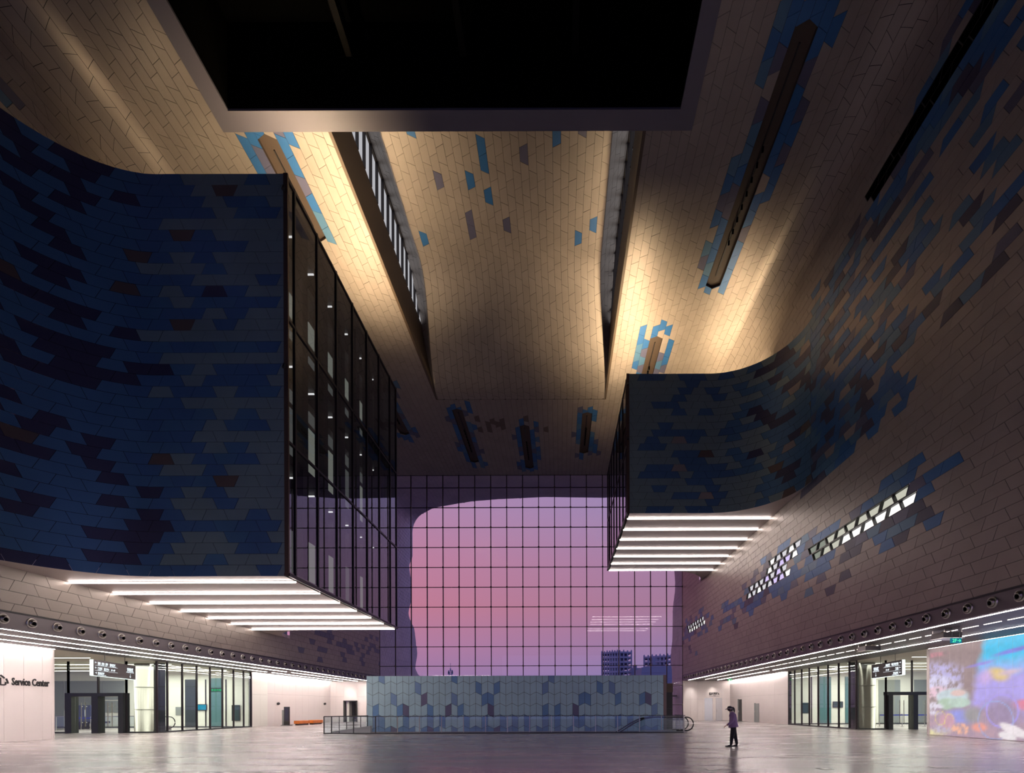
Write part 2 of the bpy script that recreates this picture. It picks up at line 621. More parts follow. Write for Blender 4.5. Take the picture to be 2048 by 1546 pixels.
class Skin:
    """a clad surface: S(u, v) -> (point, normal); panels in rows along u, trapezoids that alternate"""

    def __init__(s, S, colour, v_at=0.0, row=ROW, u_at=0.0, curved=None, gap=.008, thick=.012, seed=1):
        s.S, s.colour, s.v_at, s.row, s.u_at, s.curved, s.gap, s.thick = S, colour, v_at, row, u_at, curved, gap, thick
        s.rng = random.Random(seed)
        s.tiles, s.back = [], MB()
        s.special = []       # (key, polygon) cells that the colour function asked to leave open

    def cell(s, r, k):
        v0, v1 = s.v_at + r * s.row, s.v_at + (r + 1) * s.row
        off = s.u_at + (.5 * TW if r % 2 else 0.0)

        def joint(j):
            m, q = off + j * TW, SL if j % 2 else -SL
            return m - q, m + q
        (a0, a1), (b0, b1) = joint(k), joint(k + 1)
        return [(a0, v0), (b0, v0), (b1, v1), (a1, v1)]

    def fill(s, u0, u1, v0, v1):
        r0, r1 = math.floor((v0 - s.v_at) / s.row + 1e-6), math.ceil((v1 - s.v_at) / s.row - 1e-6)
        k0, k1 = math.floor((u0 - s.u_at) / TW) - 2, math.ceil((u1 - s.u_at) / TW) + 1
        for r in range(r0, r1):
            for k in range(k0, k1 + 1):
                full = s.cell(r, k)
                p = clip_rect(full, u0, u1, v0, v1)
                if not p or parea(p) < .006:
                    continue
                cu = sum(q[0] for q in full) / 4
                cv = sum(q[1] for q in full) / 4
                c = s.colour(cu, cv, r, k, s.rng)
                if isinstance(c, tuple):
                    s.special.append((c, p, r, k))
                    continue
                s.add(p, c)

    def add(s, p, c):
        pieces = [p]
        cur = s.curved and s.curved(sum(q[0] for q in p) / len(p), sum(q[1] for q in p) / len(p))
        ui = [q[0] for q in p]
        lo, hi = min(ui), max(ui)
        if cur:
            n = 4
            if cur == 2:
                vi = [q[1] for q in p]
                lo, hi = min(vi), max(vi)
            cutp = lambda pp, i: clip_rect(pp, lo + (hi - lo) * i / 4, lo + (hi - lo) * (i + 1) / 4, -1e6, 1e6) if cur != 2 else clip_rect(pp, -1e6, 1e6, lo + (hi - lo) * i / 4, lo + (hi - lo) * (i + 1) / 4)
            pieces = [cutp(p, i) for i in range(n)]
            pieces = [x for x in pieces if x]
        for x in pieces:
            s.back.poly([Vector(s.S(*q)[0]) - Vector(s.S(*q)[1]) * .004 for q in x])
        g = inset(p, s.gap)
        t = s.thick + s.rng.uniform(-.003, .003)
        V, Fc = [], []
        if cur:
            for i in range(4):
                x = cutp(g, i)
                if x:
                    ids = []
                    for q in x:
                        pt = tuple(Vector(s.S(*q)[0]) + Vector(s.S(*q)[1]) * t)
                        near = [m for m, o_ in enumerate(V) if abs(o_[0] - pt[0]) + abs(o_[1] - pt[1]) + abs(o_[2] - pt[2]) < 1e-4]
                        if near:
                            ids.append(near[0])
                        else:
                            ids.append(len(V))
                            V.append(pt)
                    ids = [m for e, m in enumerate(ids) if m != ids[e - 1]]
                    if len(ids) > 2:
                        Fc.append(tuple(ids))
            front = V
        else:
            k = len(g)
            sn = [s.S(*q) for q in g]
            front = [tuple(Vector(a) + Vector(b) * t) for a, b in sn]
            V = front + [tuple(Vector(a) - Vector(b) * .004) for a, b in sn]
            Fc = [tuple(range(k))] + [(i, (i + 1) % k, k + (i + 1) % k, k + i) for i in range(k)]
        um, vm = sum(q[0] for q in g) / len(g), sum(q[1] for q in g) / len(g)
        cp, cn = s.S(um, vm)
        s.tiles.append((V, Fc, c, cp, screen_area(front if not cur else [s.S(*q)[0] for q in g], tuple(Vector(cp) + Vector(cn) * .05), cn), bool(cur)))

    def build(s, name, parent=None, most=300, kind='structure'):
        """the backing becomes the object `name` (or a part of parent); the largest panels become its parts"""
        b = s.back.build(name, M['joint'], parent, origin=(0, 0, 0) if parent is None else WLOC[parent.name])
        root = parent or b
        if parent is None:
            b['kind'] = kind
        order = sorted(range(len(s.tiles)), key=lambda i: -s.tiles[i][4])
        single = set(i for i in order[:most] if s.tiles[i][4] > 40)
        V, Fc, Mi, Sm = [], [], [], []
        for i, (v, f, c, cp, a, cv) in enumerate(s.tiles):
            if i in single:
                raw('tile', v, f, PAL[c], None, root, cp, smooth=cv)
            else:
                n = len(V)
                V += v
                Fc += [tuple(n + j for j in q) for q in f]
                Mi += [c] * len(f)
                Sm += [cv] * len(f)
        if V:
            tf = raw('tile_field', V, Fc, PAL, Mi, root, WLOC[root.name], kind='stuff')
            tf.data.polygons.foreach_set('use_smooth', Sm)
        return b


def taupe(rng):
    return rng.choice((TAUPE, TAUPE, TAUPE2, TAUPE3))


def sm(a, b, x):
    t = min(1, max(0, (x - a) / (b - a)))
    return t * t * (3 - 2 * t)


# ------------------------------------------------------------------ hanging boxes: front cladding path
def box_path(b):
    s, xw, r, ys = b['s'], b['xw'], b['r'], b['y0'] - b['r']
    L = r * math.pi / 2

    def S(u, v):
        if u <= ys:
            return (xw, u, v), (-s, 0, 0)
        if u <= ys + L:
            t = (u - ys) / r
            return (xw - s * r + s * r * math.cos(t), ys + r * math.sin(t), v), (-s * math.cos(t), -math.sin(t), 0)
        return (xw - s * r - s * (u - ys - L), b['y0'], v), (0, -1, 0)
    return S, ys, ys + L, ys + L + abs(b['xw'] - b['xi']) - r


def box_colour(b):
    S, ua, ub, uc = box_path(b)

    def colour(u, v, r, k, rng):
        a = uc - u                      # distance from the glazed end
        h = random.Random(r * 7919 + (k // 2) * 104729 + (5 if b['s'] > 0 else 0)).random()   # runs of two
        x = .3 * h + .7 * rng.random()
        if b['s'] < 0:
            if a < .7:
                return GREEN
            g = .55 - .55 * sm(3.6, 6.6, a + rng.uniform(-.6, .6))
            if rng.random() < .022:
                return BROWN
            if x < g * 1.0:
                return GREEN
            dk = .36 * sm(4.2, 7.0, a)
            if x > .96 - dk * .9:
                return VIOLET
            return DEEP if a < 6.5 and rng.random() < .75 else NAVY
        if a < 1.0:
            return GREEN
        if rng.random() < .03 + .05 * sm(4, 8, a):
            return BROWN if rng.random() < .5 else TAUPE2
        g = .58 - .38 * sm(7.5, 10.5, a)
        if x < g:
            return GREEN
        if a > 8 and rng.random() < .3:
            return VIOLET
        return DEEP if a < 7 else NAVY
    return colour


# ------------------------------------------------------------------ wall skins
WIN = [(4, 20.35, 28.1, (30, 29)), (3, 29.7, 34.1, (28, 27)), (3, 30.8, 38.0, (30, 29)), (2, 49.0, 55.4, (30, 29))]


def win_id(u, r):
    k = -(r + 1)                        # rows counted down from the box top
    for i, a, b, rows in WIN:
        if a < u < b and (k + 1) in rows:
            return i
    return 0


def right_wall_colour(u, v, r, k, rng):
    i = win_id(u, r)
    if i:
        return ('window', i)
    x = rng.random()
    h = random.Random(r * 31 + (k // 2) * 977).random()
    m = .3 * h + .7 * x
    if abs(v - 25.4) < ROW and u < 22.8:
        return ('slot', 0)
    d = 0.0
    if 14.2 < v < 24.2 and u < 29:      # cloud spreading from the fillet
        d = max(.40, .88 - .05 * (28.2 - u)) - .06 * max(0, 17.5 - v) * sm(27, 20, u)
        if u < 20:
            d -= .22 * sm(17.5, 14.6, v)
    elif v >= 24.2:
        d = .55 * sm(31, 25, u) * sm(28.5, 25.8, v + .25 * (u - 18) * (u > 18)) + .1 * (u < 20)
    if v < 13.8:                        # cloud around the little windows
        for i_, a, b, rows in WIN:
            zc = 24.13 - (sum(rows) / 2) * ROW
            du = max(0, a - u, u - b)
            dv = abs(v - zc) - .4
            d = max(d, .75 * math.exp(-(du / 2.2) ** 2 - (dv / 1.05) ** 2))
        d = max(d, .42 * math.exp(-((v - 9.8) / 1.7) ** 2) * sm(20, 27, u))
    if m < d:
        q = rng.random()
        return BLUE if q < .42 else NAVY if q < .66 else SLATE if q < .8 else VIOLET
    return taupe(rng)


def left_wall_colour(u, v, r, k, rng):
    if v > 24:
        return (NAVY if rng.random() < .6 else SLATE) if rng.random() < .42 * sm(25, 19, u) * sm(27.5, 25, v) else taupe(rng)
    if v > 7.1 and u < 33:
        return rng.choice((DEEP, NAVY, NAVY, VIOLET))
    if u > 36 and rng.random() < .22 * sm(36, 42, u) * sm(5.4, 6.6, v):
        return SLATE
    return taupe(rng)


VB = 24.13                              # row datum: top of the boxes


def clad_wall(side):
    b = RB if side > 0 else LB
    xw = b['xw']
    S0 = lambda u, v: ((xw, u, v), (-side, 0, 0))
    sk = Skin(S0, right_wall_colour if side > 0 else left_wall_colour, v_at=VB, seed=11 if side > 0 else 12)
    Sp, ua, ub, uc = box_path(b)
    zt = ZC - RC
    sk.fill(8, YC, ZF, b['zb'])
    sk.fill(8, ua, b['zb'], b['zt'])
    sk.fill(8, YC, b['zt'], zt)
    sk.fill(b['y1'] + 4.5, YC, b['zb'], b['zt'])
    sk.back.box((xw, -8, ZF), (xw + side * .1, 8, ZC))
    wall = sk.build('wall_right' if side > 0 else 'wall_left')
    wall['label'] = ('right' if side > 0 else 'left') + ' hall wall clad in taupe and blue trapezoid metal panels above the soffit'
    return sk, wall


skR, wallR = clad_wall(1)
skL, wallL = clad_wall(-1)

# little windows in the right wall: trapezoid panes in a dark lattice, lit from the room behind
lit = [emission('lit_room_warm', (.75, .74, .62), .75), emission('lit_room_cool', (.78, .76, .80), .9), emission('lit_room_bright', (1, .97, .93), 1.5),
       emission('lit_room_dim', (.42, .45, .38), .6), emission('lit_room_violet', (.72, .60, .95), 1.0)]
wroot = {}
wlab = {4: 'long two-row trapezoid lattice window high on the right wall nearest the camera',
        3: 'stepped trapezoid lattice window in the right wall just past the right box',
        2: 'small far trapezoid lattice window in the right wall beside the curtain wall'}
rngw = random.Random(4)
fr = {i: MB() for i in (2, 3, 4)}
for (key, i), p, r, k in skR.special:
    if key != 'window':
        continue
    if i not in wroot:
        wroot[i] = structure('window_%d' % i, (XR, p[0][0], p[0][1]), wlab[i])
    P3 = lambda q, x: (XR + x, q[0], q[1])
    g = inset(p, .036)
    n = len(p)
    for a in range(n):
        bb = (a + 1) % n
        fr[i].poly([P3(p[a], -.02), P3(p[bb], -.02), P3(g[bb], -.02), P3(g[a], -.02)])
        fr[i].poly([P3(g[a], -.02), P3(g[bb], -.02), P3(g[bb], .16), P3(g[a], .16)])
    low = r % 2 == 0
    m = lit[2 if rngw.random() < (.55 if low else .12) else 1 if i != 4 else 0]
    if i == 4 and p[0][0] > 26.3:
        m = lit[3]
    if i == 3 and rngw.random() < .25:
        m = lit[4]
    MB().poly([P3(q, .12) for q in g]).build('pane', m, wroot[i])
for i in fr:
    fr[i].build('lattice_frame', M['dark'], wroot[i])

# long black grille slot high on the right wall
sl = thing('air_slot', 'long black recessed grille slot running high along the right wall', 'grille', (XR, 15, 25.0))
mb = MB()
for (key, i), p, r, k in skR.special:
    if key == 'slot':
        mb.poly([(XR + .22, *q) for q in p])
        n = len(p)
        for a in range(n):
            mb.poly([(XR - .01, *p[a]), (XR - .01, *p[(a + 1) % n]), (XR + .22, *p[(a + 1) % n]), (XR + .22, *p[a])])
mb.build('recess', M['black'], sl)
mb = MB()
for (key, i), p, r, k in skR.special:
    if key == 'slot':
        g = inset(p, .02)
        for a in range(len(p)):
            e = (a + 1) % len(p)
            mb.poly([(XR - .0, *p[a]), (XR - .0, *p[e]), (XR, *g[e]), (XR, *g[a])])
mb.build('grid_bar', mat('slot_bar', (.05, .048, .04), .5), sl)

# ------------------------------------------------------------------ ceiling
LC = RC * math.pi / 2
FLAT0 = LC
FLAT1 = LC + (XR - XL) - 2 * RC
VTOT = FLAT1 + LC
CROW = VTOT / 82


def SC(u, v):
    if v < LC:
        t = v / RC
        return (XR - RC + RC * math.cos(t), u, ZC - RC + RC * math.sin(t)), (-math.cos(t), 0, -math.sin(t))
    if v > FLAT1:
        t = (v - FLAT1) / RC
        return (XL + RC - RC * math.sin(t), u, ZC - RC + RC * math.cos(t)), (math.sin(t), 0, -math.cos(t))
    return (XR - RC - (v - LC), u, ZC), (0, 0, -1)


def vx(x):
    return LC + (XR - RC - x)


SLOTS = [(-14.1, 23.45, 28.9), (10.0, 19.6, 32.2), (7.25, 36.3, 45.6), (-15.7, 41.0, 49.3), (-9.5, 45.0, 54.9), (-3.3, 47.6, 56.3), (2.75, 45.6, 53.0)]
SLROW = [round(vx(x) / CROW) for x, a, b in SLOTS]      # slot covers rows n-1 and n


def ceil_colour(u, v, r, k, rng):
    x = XR - RC - (v - LC)
    d = 0.0
    for i, (sx, a, b) in enumerate(SLOTS):
        n = SLROW[i]
        if r in (n - 1, n) and a - .75 < u < b + .75:
            return ('slot', i)
        e = max(0, a - u, u - b)
        q = abs(r + .5 - n) - 1
        d = max(d, .78 * math.exp(-(q / (1.9 if i != 1 else 2.1)) ** 2 - (e / 1.0) ** 2))
    if d > .12 and .55 * rng.random() + .45 * random.Random(r * 13 + (k // 2) * 7).random() < d:
        q = rng.random()
        return BLUE if q < .55 else SLATE if q < .85 else NAVY
    if -10.8 < x < -1 and 46.3 < u < 48.6 and rng.random() < .8:  # shadow on this band of panels is put into their colour
        return BROWN if rng.random() < .35 else TAUPE2
    return taupe(rng)


skC = Skin(SC, ceil_colour, row=CROW, seed=21, curved=lambda u, v: 2 if v < LC or v > FLAT1 else 0)
skC.fill(12, YC, 0, vx(RX1))
skC.fill(RY, YC, vx(RX1), vx(OX1))
skC.fill(OY1, YC, vx(OX1), vx(OX0))
skC.fill(RY, YC, vx(OX0), vx(RX0))
skC.fill(12, YC, vx(RX0), VTOT)
# the slots are cut as long hexagons, two rows wide, pointed at both ends
cut = []
for (key, i), p, r, k in skC.special:
    vm = SLROW[i] * CROW
    sx, a, b = SLOTS[i]
    tip = lambda q: .24 * abs(q[1] - vm) / CROW
    for g, keep in ((lambda q: a + tip(q) - q[0], True), (lambda q: q[0] - (b - tip(q)), True)):
        q_ = clip_f(p, g)
        if q_ and abs(parea(q_)) > .004:
            skC.add(q_, taupe(skC.rng) if skC.rng.random() < .5 else BLUE)
    q_ = clip_f(clip_f(p, lambda q: q[0] - a - tip(q)), lambda q: b - tip(q) - q[0])
    if q_:
        cut.append(((key, i), q_, r, k))
skC.special = cut
for a, b in ((XL, RX0), (RX1, XR)):
    skC.back.box((a, -8, ZC), (b, 12, ZC + .1))
ceiling = skC.build('ceiling', most=300)
ceiling['label'] = 'flat taupe panel ceiling with coved sides around the raised central vault'

# lamp slots
names = ['at left of the raised vault', 'long slot on the right side', 'short slot above the right box', 'far left slot beside left box',
         'first of the three before the curtain wall', 'middle of the three before the curtain wall', 'last of the three before the curtain wall']
spot_m, wire_m = M['black'], M['dark']
for i, (sx, a, b) in enumerate(SLOTS):
    cells = [(p, r, k) for (key, j), p, r, k in skC.special if j == i]
    xc = XR - RC - (SLROW[i] * CROW - LC)
    t = thing('lamp_slot', 'narrow hexagonal brown lamp slot in the ceiling, ' + names[i], 'lamp slot', (xc, (a + b) / 2, ZC), 'lamp slots in the ceiling')
    mb = MB()
    keys = {}
    for p, r, k in cells:
        mb.poly([(*SC(*q)[0][:2], ZC + .16) for q in p])
        for e in range(len(p)):
            A, B = p[e], p[(e + 1) % len(p)]
            mid = (round((A[0] + B[0]) / 2, 2), round((A[1] + B[1]) / 2, 2))
            keys.setdefault(mid, []).append((A, B))
    rr = [SLROW[i] * CROW + d * CROW for d in (-1, 0, 1)]
    for mid, es in keys.items():
        if len(es) == 1 and abs(mid[1] - rr[1]) > .05:
            A, B = es[0]
            mb.poly([SC(*A)[0], SC(*B)[0], (*SC(*B)[0][:2], ZC + .16), (*SC(*A)[0][:2], ZC + .16)])
    mb.build('recess', M['slotface'], t)
    box('track', (xc - .03, a + .8, ZC + .10), (xc + .03, b - .8, ZC + .155), M['dark'], t)
    n = 8
    L = (b - a)
    for q in range(n):
        y = a + L * (.36 + .055 * q)
        m_ = MB()
        m_.tube([(xc, y, ZC + .12), (xc + .02, y, ZC + .03)], .02, 6)
        m_.lathe([(.05, -.1), (.055, .1)], (xc + .02, y + .03, ZC - .03), (.2, .8, -.5), 8)
        m_.build('spotlight', spot_m, t)
    pts = []
    for q in range(2 * n - 1):
        pts.append((xc + .02 * ((q % 2) * 2 - 1), a + L * (.36 + .0275 * q), ZC + .08 - .12 * (q % 2)))
    MB().tube(pts, .015, 5).build('cable', wire_m, t)


# ------------------------------------------------------------------ raised vault and its clerestory gutters
def drop(y):
    return sm(34.0, 43.4, y)


PX0, PX1, ZV, ZW = -9.83, 3.02, 33.5, 34.7
CH = math.hypot(PX0 - OX0, ZW - ZV)
NV = 2 * CH + (PX1 - PX0)


def SV_pos(u, v):
    t = drop(u)
    x0, x1 = PX0 + (OX0 - PX0) * t * .95, PX1 + (OX1 - PX1) * t * .95
    z, zo = ZV + (ZC + .02 - ZV) * t, ZW + (ZC + .03 - ZW) * t
    if v < CH:
        k = v / CH
        return Vector((OX0 + (x0 - OX0) * k, u, zo + (z - zo) * k))
    if v > NV - CH:
        k = (NV - v) / CH
        return Vector((OX1 + (x1 - OX1) * k, u, zo + (z - zo) * k))
    k = (v - CH) / (NV - 2 * CH)
    return Vector((x0 + (x1 - x0) * k, u, z))


def SV(u, v):
    p = SV_pos(u, v)
    e = .01
    vv = min(max(v, e * 2), NV - e * 2)
    n = (SV_pos(u + e, vv) - SV_pos(u - e, vv)).cross(SV_pos(u, vv + e) - SV_pos(u, vv - e)).normalized()
    if n.z > 0:
        n = -n
    return tuple(p), tuple(n)


def vault_colour(u, v, r, k, rng):
    if CH < v < NV - CH and u < 33 and rng.random() < .085:
        return BLUE if rng.random() < .6 else SLATE
    if (v < CH or v > NV - CH):
        return SLATE if rng.random() < .0 else TAUPE2
    return taupe(rng)


skV = Skin(SV, vault_colour, v_at=CH, row=(NV - 2 * CH) / 27, u_at=.3, seed=31, curved=lambda u, v: 33.5 < u < 44)
skV.fill(18, OY1, 0, NV)
vault = skV.build('ceiling_vault', most=300)
vault['label'] = 'raised central strip of panelled ceiling that dips to the flat ceiling at its far end'
# gutters: vertical brown faces with a row of clerestory windows each
paneE = emission('dusk_window', (.62, .62, .66), .75)
for side, x in ((0, OX0), (1, OX1)):
    d = -1 if side == 0 else 1
    g = structure('window_%d' % (5 + side), (x, 30, ZC), 'row of clerestory windows above the %s edge of the ceiling opening' % ('left' if side == 0 else 'right'))
    mb = MB()
    mb.box((x, RY, ZC + .1), (x + d * .2, OY1 + .3, 32.18))
    mb.box((x, RY, 34.62), (x + d * .2, OY1 + .3, 35.2))
    mb.box((x, 40.6, 32.18), (x + d * .2, OY1 + .3, 34.62))
    mb.build('gutter_face', M['brownface'], g)
    y = RY + .3
    while y < 40.5:
        box('pane', (x + d * .12, y + .05, 32.2), (x + d * .14, y + .90, 34.6), paneE, g)
        box('mullion', (x - d * .03, y - .06, 32.18), (x + d * .2, y + .05, 34.62), M['mull'], g)
        y += .95
    st(box('trim_%d' % (1 + side), (x - .0, RY, ZC - .02), (x + d * .16, OY1, ZC + .1), M['brownface']), 'thin metal edge of the ceiling opening')
st(box('ceiling_roof', (XL - 1, -8, 35.4), (XR + 1, 44.5, 35.6), M['black']), 'dark roof deck above the vault')
for nm, a, b in (('wall_roof_front', (RX0, RY - .1, ZC), (RX1, RY, 35.4)), ('wall_roof_back', (OX0 - .3, OY1 + .2, ZC + .1), (OX1 + .3, OY1 + .4, 35.4))):
    st(box(nm, a, b, M['black']), 'dark upstand above the ceiling')

# ------------------------------------------------------------------ skylight frame (black opening, pale grey rim)
sk = structure('ceiling_skylight', ((RX0 + RX1) / 2, 14, ZC - .12), 'large black rectangular skylight opening with a grey rim in the ceiling')
zr = ZC - .10
i0, i1, iy = RX0 + .78, RX1 - .75, RY - .83
for a, b in (((RX0, -6, zr), (i0, RY, ZC + .02)), ((i1, -6, zr), (RX1, RY, ZC + .02)), ((i0, iy, zr), (i1, RY, ZC + .02))):
    box('rim', a, b, M['ring'], sk)
mb = MB()
mb.box((i0 - .02, -6, ZC), (i0, iy, ZC + 4)).box((i1, -6, ZC), (i1 + .02, iy, ZC + 4)).box((i0, iy, ZC), (i1, iy + .02, ZC + 4)).box((i0, -6.02, ZC), (i1, -6, ZC + 4))
mb.box((i0, -6, ZC + 4), (i1, iy, ZC + 4.05))
mb.build('shaft', M['black'], sk)
bm_ = mat('beam_dark', (.004, .0035, .003), .7, spec=.1)
for y in (2, 7.5, 13, 18.6):
    box('beam', (i0, y, ZC + 1.4), (i1, y + .35, ZC + 2.2), bm_, sk)
for x in (i0 + 5.5, i0 + 10.8, i0 + 16):
    box('beam', (x, -6, ZC + 2.4), (x + .3, iy, ZC + 3.1), bm_, sk)


# ------------------------------------------------------------------ the two hanging boxes
def outline(b, n=14):
    """plan of a box with its filleted junctions to the wall"""
    s, xw, xi, r, y0, y1 = b['s'], b['xw'], b['xi'], b['r'], b['y0'], b['y1']
    p = [(xi, y0)]
    for i in range(n + 1):
        t = math.pi / 2 * (1 - i / n)
        p.append((xw - s * r + s * r * math.cos(t), y0 - r + r * math.sin(t)))
    for i in range(n + 1):
        t = math.pi / 2 * i / n
        p.append((xw - s * r + s * r * math.cos(t), y1 + r - r * math.sin(t)))
    p.append((xi, y1))
    return p


def hanging_box(b, label, seed, strips, mull, trans, ordw):
    s, xi, xw = b['s'], b['xi'], b['xw']
    t = thing('hanging_gallery', label, 'gallery', ((xi + xw) / 2, (b['y0'] + b['y1']) / 2, b['zb']))
    S, ua, ub, uc = box_path(b)
    sk = Skin(S, box_colour(b), v_at=VB, u_at=uc - 17 * TW - .3, curved=lambda u, v: ua < u < ub, seed=seed)
    sk.fill(ua, uc, b['zb'], b['zt'])
    sk.build('front_wall', parent=t, most=300)
    pl = outline(b)
    mb = MB()
    mb.prism([(x, y, b['zb']) for x, y in pl], (0, 0, .25))
    mb.build('underside', M['under'], t)
    # thin recessed joints in the underside
    MB().prism([(x, y, b['zt'] - .05) for x, y in pl], (0, 0, .05)).build('roof', M['joint'], t)
    mb = MB()
    n = len(pl) // 2
    for i in range(n + 1, len(pl) - 1):
        (ax, ay), (bx, by) = pl[i], pl[i + 1]
        mb.poly([(ax, ay, b['zb']), (bx, by, b['zb']), (bx, by, b['zt']), (ax, ay, b['zt'])])
    mb.build('back_wall', PAL[NAVY], t)
    # glazed end
    e = b['y0'] + .05
    ys = [e] + mull + [b['y1'] - .05]
    for y in ys:
        box('mullion', (xi - .06, y - .045, b['zb']), (xi + .06, y + .045, b['zt']), M['mull'], t)
    zs = [b['zb'] + .12] + trans + [b['zt'] - .1]
    for z in zs:
        box('transom', (xi - .05, b['y0'], z - .05), (xi + .05, b['y1'], z + .05), M['mull'], t)
    box('edge_trim', (xi - .1, b['y0'] - .03, b['zb']), (xi + .1, b['y1'], b['zb'] + .14), M['mull'], t)
    box('corner_trim', (xi - .08, b['y0'] - .04, b['zb']), (xi + .1, b['y0'] + .04, b['zt']), mat('bronze_edge', (.12, .075, .05), .4, .5), t)
    for j in range(len(ys) - 1):
        for k in range(len(zs) - 1):
            box('pane', (xi - .008, ys[j] + .04, zs[k] + .05), (xi + .008, ys[j + 1] - .04, zs[k + 1] - .05), M['boxglass'], t)
    # inside: slabs, dark columns, a pale inner wall with openings, lamps
    d = s
    inner = mat('inner_wall', (.16, .155, .145), .6)
    glow = [emission('inner_glow', (.55, .56, .47), .42), None, emission('inner_bright', (1, .97, .85), 1.2), emission('inner_dim', (.45, .46, .43), .22)]
    dk = mat('inner_dark', (.05, .045, .042), .6)
    for z in trans[:1] + trans[1:]:
        box('floor_slab', (xi + d * .5, b['y0'] + .1, z - .45), (xw, b['y1'] - .1, z), dk, t)
    box('inner_ceiling', (xi + d * .1, b['y0'] + .05, b['zt'] - .4), (xw, b['y1'] - .05, b['zt'] - .1), dk, t)
    box('front_lining', (xi + d * .1, b['y0'] + .05, b['zb'] + .25), (xw, b['y0'] + .25, b['zt'] - .1), dk, t)
    box('back_lining', (xi + d * .1, b['y1'] - .25, b['zb'] + .25), (xw, b['y1'] - .05, b['zt'] - .1), inner, t)
    for y in mull[::1]:
        box('column', (xi + d * .35, max(y - .62, b['y0'] + .3), b['zb'] + .25), (xi + d * .8, y - .15, b['zt'] - .4), dk, t)
    xb = xi + d * 1.7
    zz = [b['zb'] + .25] + trans + [b['zt'] - .4]
    for k in range(len(zz) - 1):
        z0, z1 = zz[k], zz[k + 1] - (.45 if k < len(zz) - 2 else 0)
        box('inner_wall', (xb, b['y0'] + .25, z0), (xb + d * .15, b['y1'] - .25, z1), inner, t)
        bays = [b['y0'] + .25] + mull
        for q in range(len(bays) - 1):
            ya, yb = bays[q] + .1, bays[q + 1] + .1
            hi = k == len(zz) - 2
            wins = ((1.0, 2.0, 3), (2.7, 3.8, 0)) if hi else ((.2, 3.4, 0), (3.7, 4.3, 3)) if k == 1 else ((.2, 2.9, 2 if q == 1 else 0),)
            for w0, w1, li in wins:
                if q % 3 == 2 and not hi:
                    li = 3
                box('inner_window', (xb - d * .05, ya + .35, z0 + w0), (xb - d * .02, yb - .35, z0 + w1), glow[li], t)
            box('ceiling_lamp', (xi + d * .95, yb - .5, z1 - .12), (xb - d * .1, yb - .44, z1 - .06), lit[2], t)
    # small camera brackets on the glazed corner
    for z in (b['zt'] - .75, (b['zb'] + b['zt']) / 2 + .3):
        m_ = MB().tube([(xi, b['y0'] - .03, z), (xi - d * .02, b['y0'] - .2, z)], .02, 6)
        m_.lathe([(.05, -.1), (.06, .1)], (xi - d * .02, b['y0'] - .22, z - .06), (0, -.3, -1), 8)
        m_.build('camera_bracket', M['dark'], t)
    # strip lights under the box
    for j, y in enumerate(strips):
        q = thing('strip_light', '%s white strip light from the front under the %s' % (ordw[j], 'left hanging box' if s < 0 else 'right hanging box'),
                  'light', ((xi + xw) / 2, y, b['zb'] - .03), 'strip lights under the ' + ('left box' if s < 0 else 'right box'))
        xa, xe = xi + d * .06, xw - d * .04
        box('channel', (xa, y - .06, b['zb'] - .022), (xe, y + .06, b['zb'] - .004), M['steel'], q)
        box('diffuser', (xa, y - .03, b['zb'] - .07), (xe, y + .03, b['zb'] - .022), M['stripbox'], q)
    return t


ORD = ['first', 'second', 'third', 'fourth', 'fifth', 'sixth', 'seventh']
hanging_box(LB, 'large hanging box at left clad in dark blue and green panels with glazed end', 41,
            [21.2 + 2.1 * i for i in range(7)], [21.03 + 1.965 * i for i in range(7)], [12.9, 18.1], ORD)
hanging_box(RB, 'smaller hanging box at right clad in blue and grey-green panels', 42,
            [33.55 + 2.1 * i for i in range(7)], [33.3 + 1.965 * i for i in range(7)], [19.4], ORD)

# ------------------------------------------------------------------ floor
VX0, VX1, VY0, VY1 = -14.6, 7.85, 29.8, 32.25      # escalator void
mb = MB()
for a, b in (((-46, -8), (38, VY0)), ((-46, VY1), (38, 58.4)), ((-46, VY0), (VX0, VY1)), ((VX1, VY0), (38, VY1))):
    mb.box((a[0], a[1], -.3), (b[0], b[1], 0))
fl = mb.build('floor', M['floor'], origin=(0, 0, 0))
st(fl, 'polished grey concrete floor of the hall')
mb = MB().box((VX0, VY0, -3.2), (VX1 + 2, VY1, -3.1)).box((VX0 - .1, VY0, -3.1), (VX0, VY1, -.3)).box((VX1, VY0, -3.1), (VX1 + .1, VY1, -.3)).box((VX0, VY0 - .1, -3.1), (VX1, VY0, -.3))
st(mb.build('floor_void', M['lobby_grey']), 'lining of the escalator void below the floor')
for px, py, where in ((1424, 1539, 'in the near row, in front of the walking person'), (1650, 1538, 'in the near row, between the person and the picture wall'),
                      (1876, 1535, 'in the near row, closest to the picture wall'), (721, 1478, 'before the left end of the balustrade'),
                      (830, 1477, 'second along before the balustrade, from its left end'), (941, 1489, 'out from the balustrade, left of its middle'),
                      (1153, 1475, 'before the middle of the balustrade'), (1260, 1476, 'before the escalator end of the balustrade')):
    y = EYE * F / (py - (VPY - math.tan(ROLL) * (px - VPX)))
    x = at(px, py, y)[0]
    f_ = thing('floor_box', 'square steel floor lid ' + where, 'floor outlet', (x, y, 0), 'floor outlets')
    box('lid', (x - .12, y - .12, .0005), (x + .12, y + .12, .006), M['steel'], f_)
    box('lid_rim', (x - .15, y - .15, .0003), (x + .15, y + .15, .003), M['dark'], f_)

